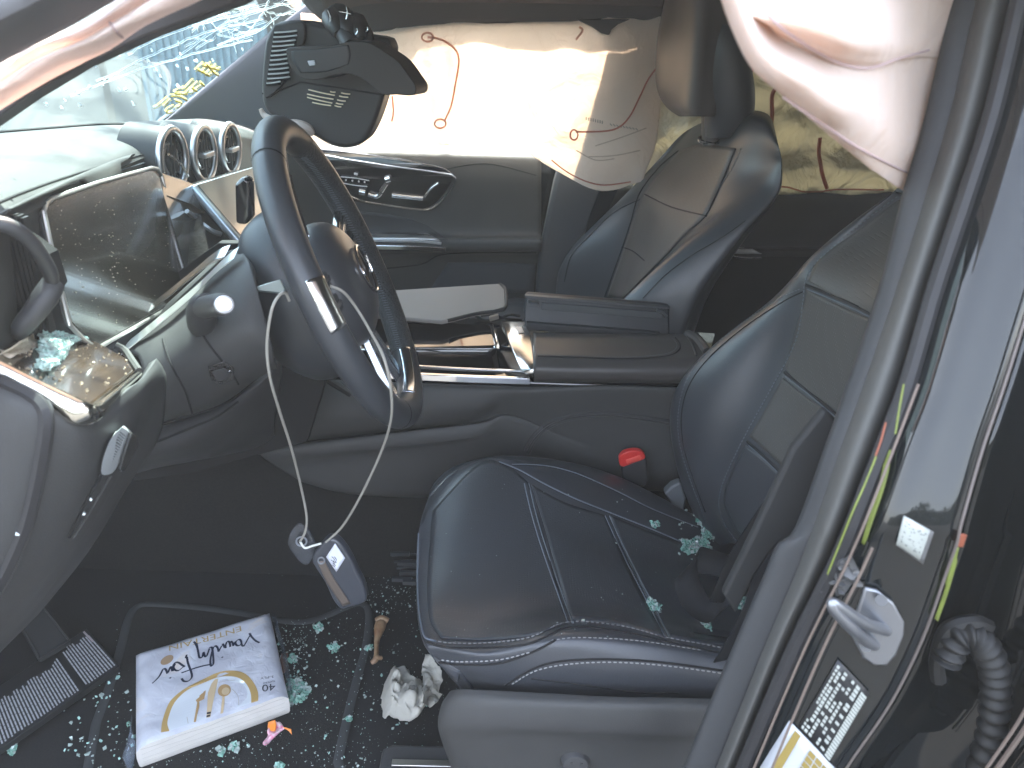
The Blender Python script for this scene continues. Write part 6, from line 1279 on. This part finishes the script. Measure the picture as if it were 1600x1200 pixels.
notpk = lambda x, y: not (205 < x < 455 and y < 1190 - (x - 205) * .28)
sc(300, 420, 575, 965, 1200, .0115, cond=notpk); sc(240, 540, 740, 880, 1200, .003); sc(110, 225, 430, 1120, 1200, .0115, cond=lambda x, y: y > 1205 - (x - 205) * .33); sc(60, 100, 205, 1050, 1200, .0115, .001, .003)
sc(150, 430, 480, 975, 1060, .0115, .0006, .0018); sc(40, 380, 640, 770, 900, .004, .0005, .0012); sc(160, 550, 660, 900, 960, .003)
for _ in range(13): x, y = rg.uniform(100, 215), rg.uniform(1055, 1190); random.seed(rg.random()); b.chip(Z(x, y, .012), rg.uniform(.0015, .0032), 1)
sc(1000, 180, 760, 940, 1200, .0112, .00025, .0005, cond=notpk)
gc = b.build('glass_crumbs', TEAL2, None, mats=[mat('clear_teal', (.35, .55, .5), .12, coat=.5)], smooth=False); tag(gc, kind='stuff')
b = MB()
for _ in range(70):
    x, y = rg.uniform(670, 1160), rg.uniform(735, 1015); h = hit(CI, x, y, .0006)
    if h is not None: random.seed(rg.random()); b.chip(h, rg.uniform(.0003, .0008))
for x, y, r in ((911, 971, .002), (887, 773, .001), (962, 849, .0012), (1071, 798, .0022), (1084, 806, .0018), (1131, 868, .002), (1138, 880, .0015), (972, 929, .0008)):
    h = hit(CI, x, y, .001)
    if h is not None: b.chip(h, r)
for _ in range(40):
    x, y = rg.uniform(1060, 1115), rg.uniform(815, 890); h = hit(CI, x, y, .001)
    if h is not None: random.seed(rg.random()); b.chip(h, rg.uniform(.0008, .0022))
tag(b.build('seat_crumbs', TEAL2, ds, smooth=False), kind='stuff')
b = MB()
for _ in range(160):
    x, y = rg.uniform(5, 205), rg.uniform(505, 625); h = hit(ET, x, y, .0006)
    if h is not None: random.seed(rg.random()); b.chip(h, rg.uniform(.0003, .0011))
tag(b.build('panel_crumbs', mat('amber_dust', (.35, .28, .2), .4), da, smooth=False), kind='stuff')
sh2 = grid('torn_foil', [[Y(-20, 560, -.34), Y(20, 540, -.33), Y(40, 530, -.31)], [Y(0, 545, -.33), Y(36, 548, -.30), Y(58, 540, -.28)], [Y(24, 555, -.33), Y(50, 548, -.3), Y(60, 530, -.27)], [Y(30, 525, -.29), Y(40, 515, -.26), Y(50, 508, -.25)]], mat('foil_cream', (.55, .48, .38), .35, .2, bump=(150, 1, .004)), None, 5, 5, disp=wr(.008, 70), sharp=20, thick=.0008)
tag(sh2, 'crumpled cream and blue scrap lying at the left end of the dash', 'scrap')
grid('blue_part', [[Y(30, 520, -.27), Y(46, 505, -.25)], [Y(38, 530, -.27), Y(54, 520, -.25)], [Y(36, 545, -.28), Y(56, 538, -.26)]], mat('scrap_blue', (.22, .30, .50), .5), sh2, 4, 4, disp=wr(.006, 70), thick=.0008)
st = grid('food_stain', [[Z(440, 1020, .012), Z(450, 1018, .012)], [Z(438, 1035, .014), Z(450, 1036, .014)], [Z(442, 1052, .012), Z(446, 1050, .012)]], mat('brown_scrap', (.14, .06, .04), .6), None, 4, 4, disp=wr(.004, 80), thick=.001); st.name = 'food_scrap'
tag(st, 'small reddish brown food scrap between the napkin pack and a glass clump', 'scrap')

# ================================================================== key tag hanging on a beige cord
kt = thing('cord_with_key_case', 'beige cord looped round the wheel holding a black plastic key case', 'key case', tuple(Y(500, 840, -.06)))
CRD = mat('beige_cord', (.30, .285, .25), .5, bump=(900, .4, .0006))
tube('cord', [Y(452, 470, -.165), Y(446, 458, -.17), Y(436, 462, -.18), Y(424, 486, -.19), Y(417, 540, -.19), Y(422, 590, -.185), Y(436, 640, -.16), Y(455, 700, -.12), Y(470, 760, -.08), Y(479, 806, -.075), Y(477, 830, -.075), Y(469, 846, -.075)], .0016, CRD, kt, 8, 8)
tube('cord', [Y(516, 447, -.155), Y(536, 456, -.15), Y(556, 480, -.14), Y(580, 520, -.15), Y(600, 560, -.17), Y(611, 610, -.17), Y(611, 655, -.15), Y(598, 700, -.12), Y(575, 752, -.10), Y(552, 796, -.09), Y(532, 826, -.08), Y(509, 847, -.075)], .0016, CRD, kt, 8, 8)
tube('cord', [Y(469, 846, -.075), Y(476, 856, -.076), Y(488, 853, -.076), Y(502, 849, -.076)], .0015, mat('white_cord', (.75, .75, .72), .4), kt, 5, 8)
TG = thin_glass('smoky_disc', (.55, .58, .62), .12, .15, dust=.25, dustcol=(.25, .27, .3))
dpx = spl2([(452, 836), (462, 822), (472, 822), (484, 834), (491, 850), (490, 868), (482, 882), (470, 880), (455, 862), (449, 850)], 3)
prism('case_disc', YL(-.07, *dpx), (0, .006, 0), TG, kt, .0015)
tube('disc_ring', YL(-.074, *[(471 + 8 * math.cos(a * PI / 8), 846 + 7 * math.sin(a * PI / 8)) for a in range(16)]), .0012, mat('ring_grey', (.2, .21, .23), .3), kt, 2, 6, closed=True)
cpx = spl2([(490, 866), (498, 856), (507, 846), (516, 842), (530, 848), (545, 868), (558, 895), (568, 915), (573, 936), (566, 944), (545, 950), (532, 952), (520, 938), (508, 912), (495, 892), (487, 878)], 3)
CS = prism('case_body', YL(-.075, *cpx), (0, .016, 0), mat('case_smoke', (.045, .05, .062), .3, coat=.3, spec=.6), kt, .004, 4); CB = bvh(CS)
patch('key_face', CB, [[(496, 876), (508, 876)], [(512, 910), (524, 906)], [(536, 946), (548, 942)]], mat('key_bronze', (.16, .13, .11), .35, .4), kt, 5, off=.0012)
tube('key_hole', YL(-.0775, *[(502 + 5 * math.cos(a * PI / 6), 876 + 5 * math.sin(a * PI / 6)) for a in range(12)]), .0011, mat('ring_grey'), kt, 2, 6, closed=True)
ls = patch('white_label', CB, [[(524, 848), (539.5, 871)], [(510, 869), (526, 892.5)]], mat('label_white', (.66, .68, .75), .5), kt, 4, off=.0015, thick=.0006)
stroke_h = [[(519, 868), (523, 872), (521, 878), (525, 882)], [(523, 868), (526, 873), (523, 879)], [(518, 873), (522, 876), (527, 877)], [(520, 881), (524, 884)]]
b = MB()
for l in stroke_h: b.tube(hits(CB, spl2(l, 3), .0024), .0004, 4)
b.build('scribble', INK, kt)

# ================================================================== thin haze added to lift the blacks like lens glare
hm = bpy.data.materials.new('haze_air'); hm.use_nodes = True; th = hm.node_tree; th.nodes.clear(); ho = th.nodes.new('ShaderNodeOutputMaterial'); pv = th.nodes.new('ShaderNodeVolumePrincipled')
pv.inputs['Color'].default_value = (.92, .93, .92, 1); pv.inputs['Density'].default_value = 0.015; pv.inputs['Anisotropy'].default_value = .2; th.links.new(pv.outputs[0], ho.inputs['Volume'])
b = MB(); b.box((0, 0, 6), (72, 0, 0), (0, 72, 0), (0, 0, 7.6)); hz = b.build('haze', hm, None, smooth=False); tag(hz, kind='stuff')
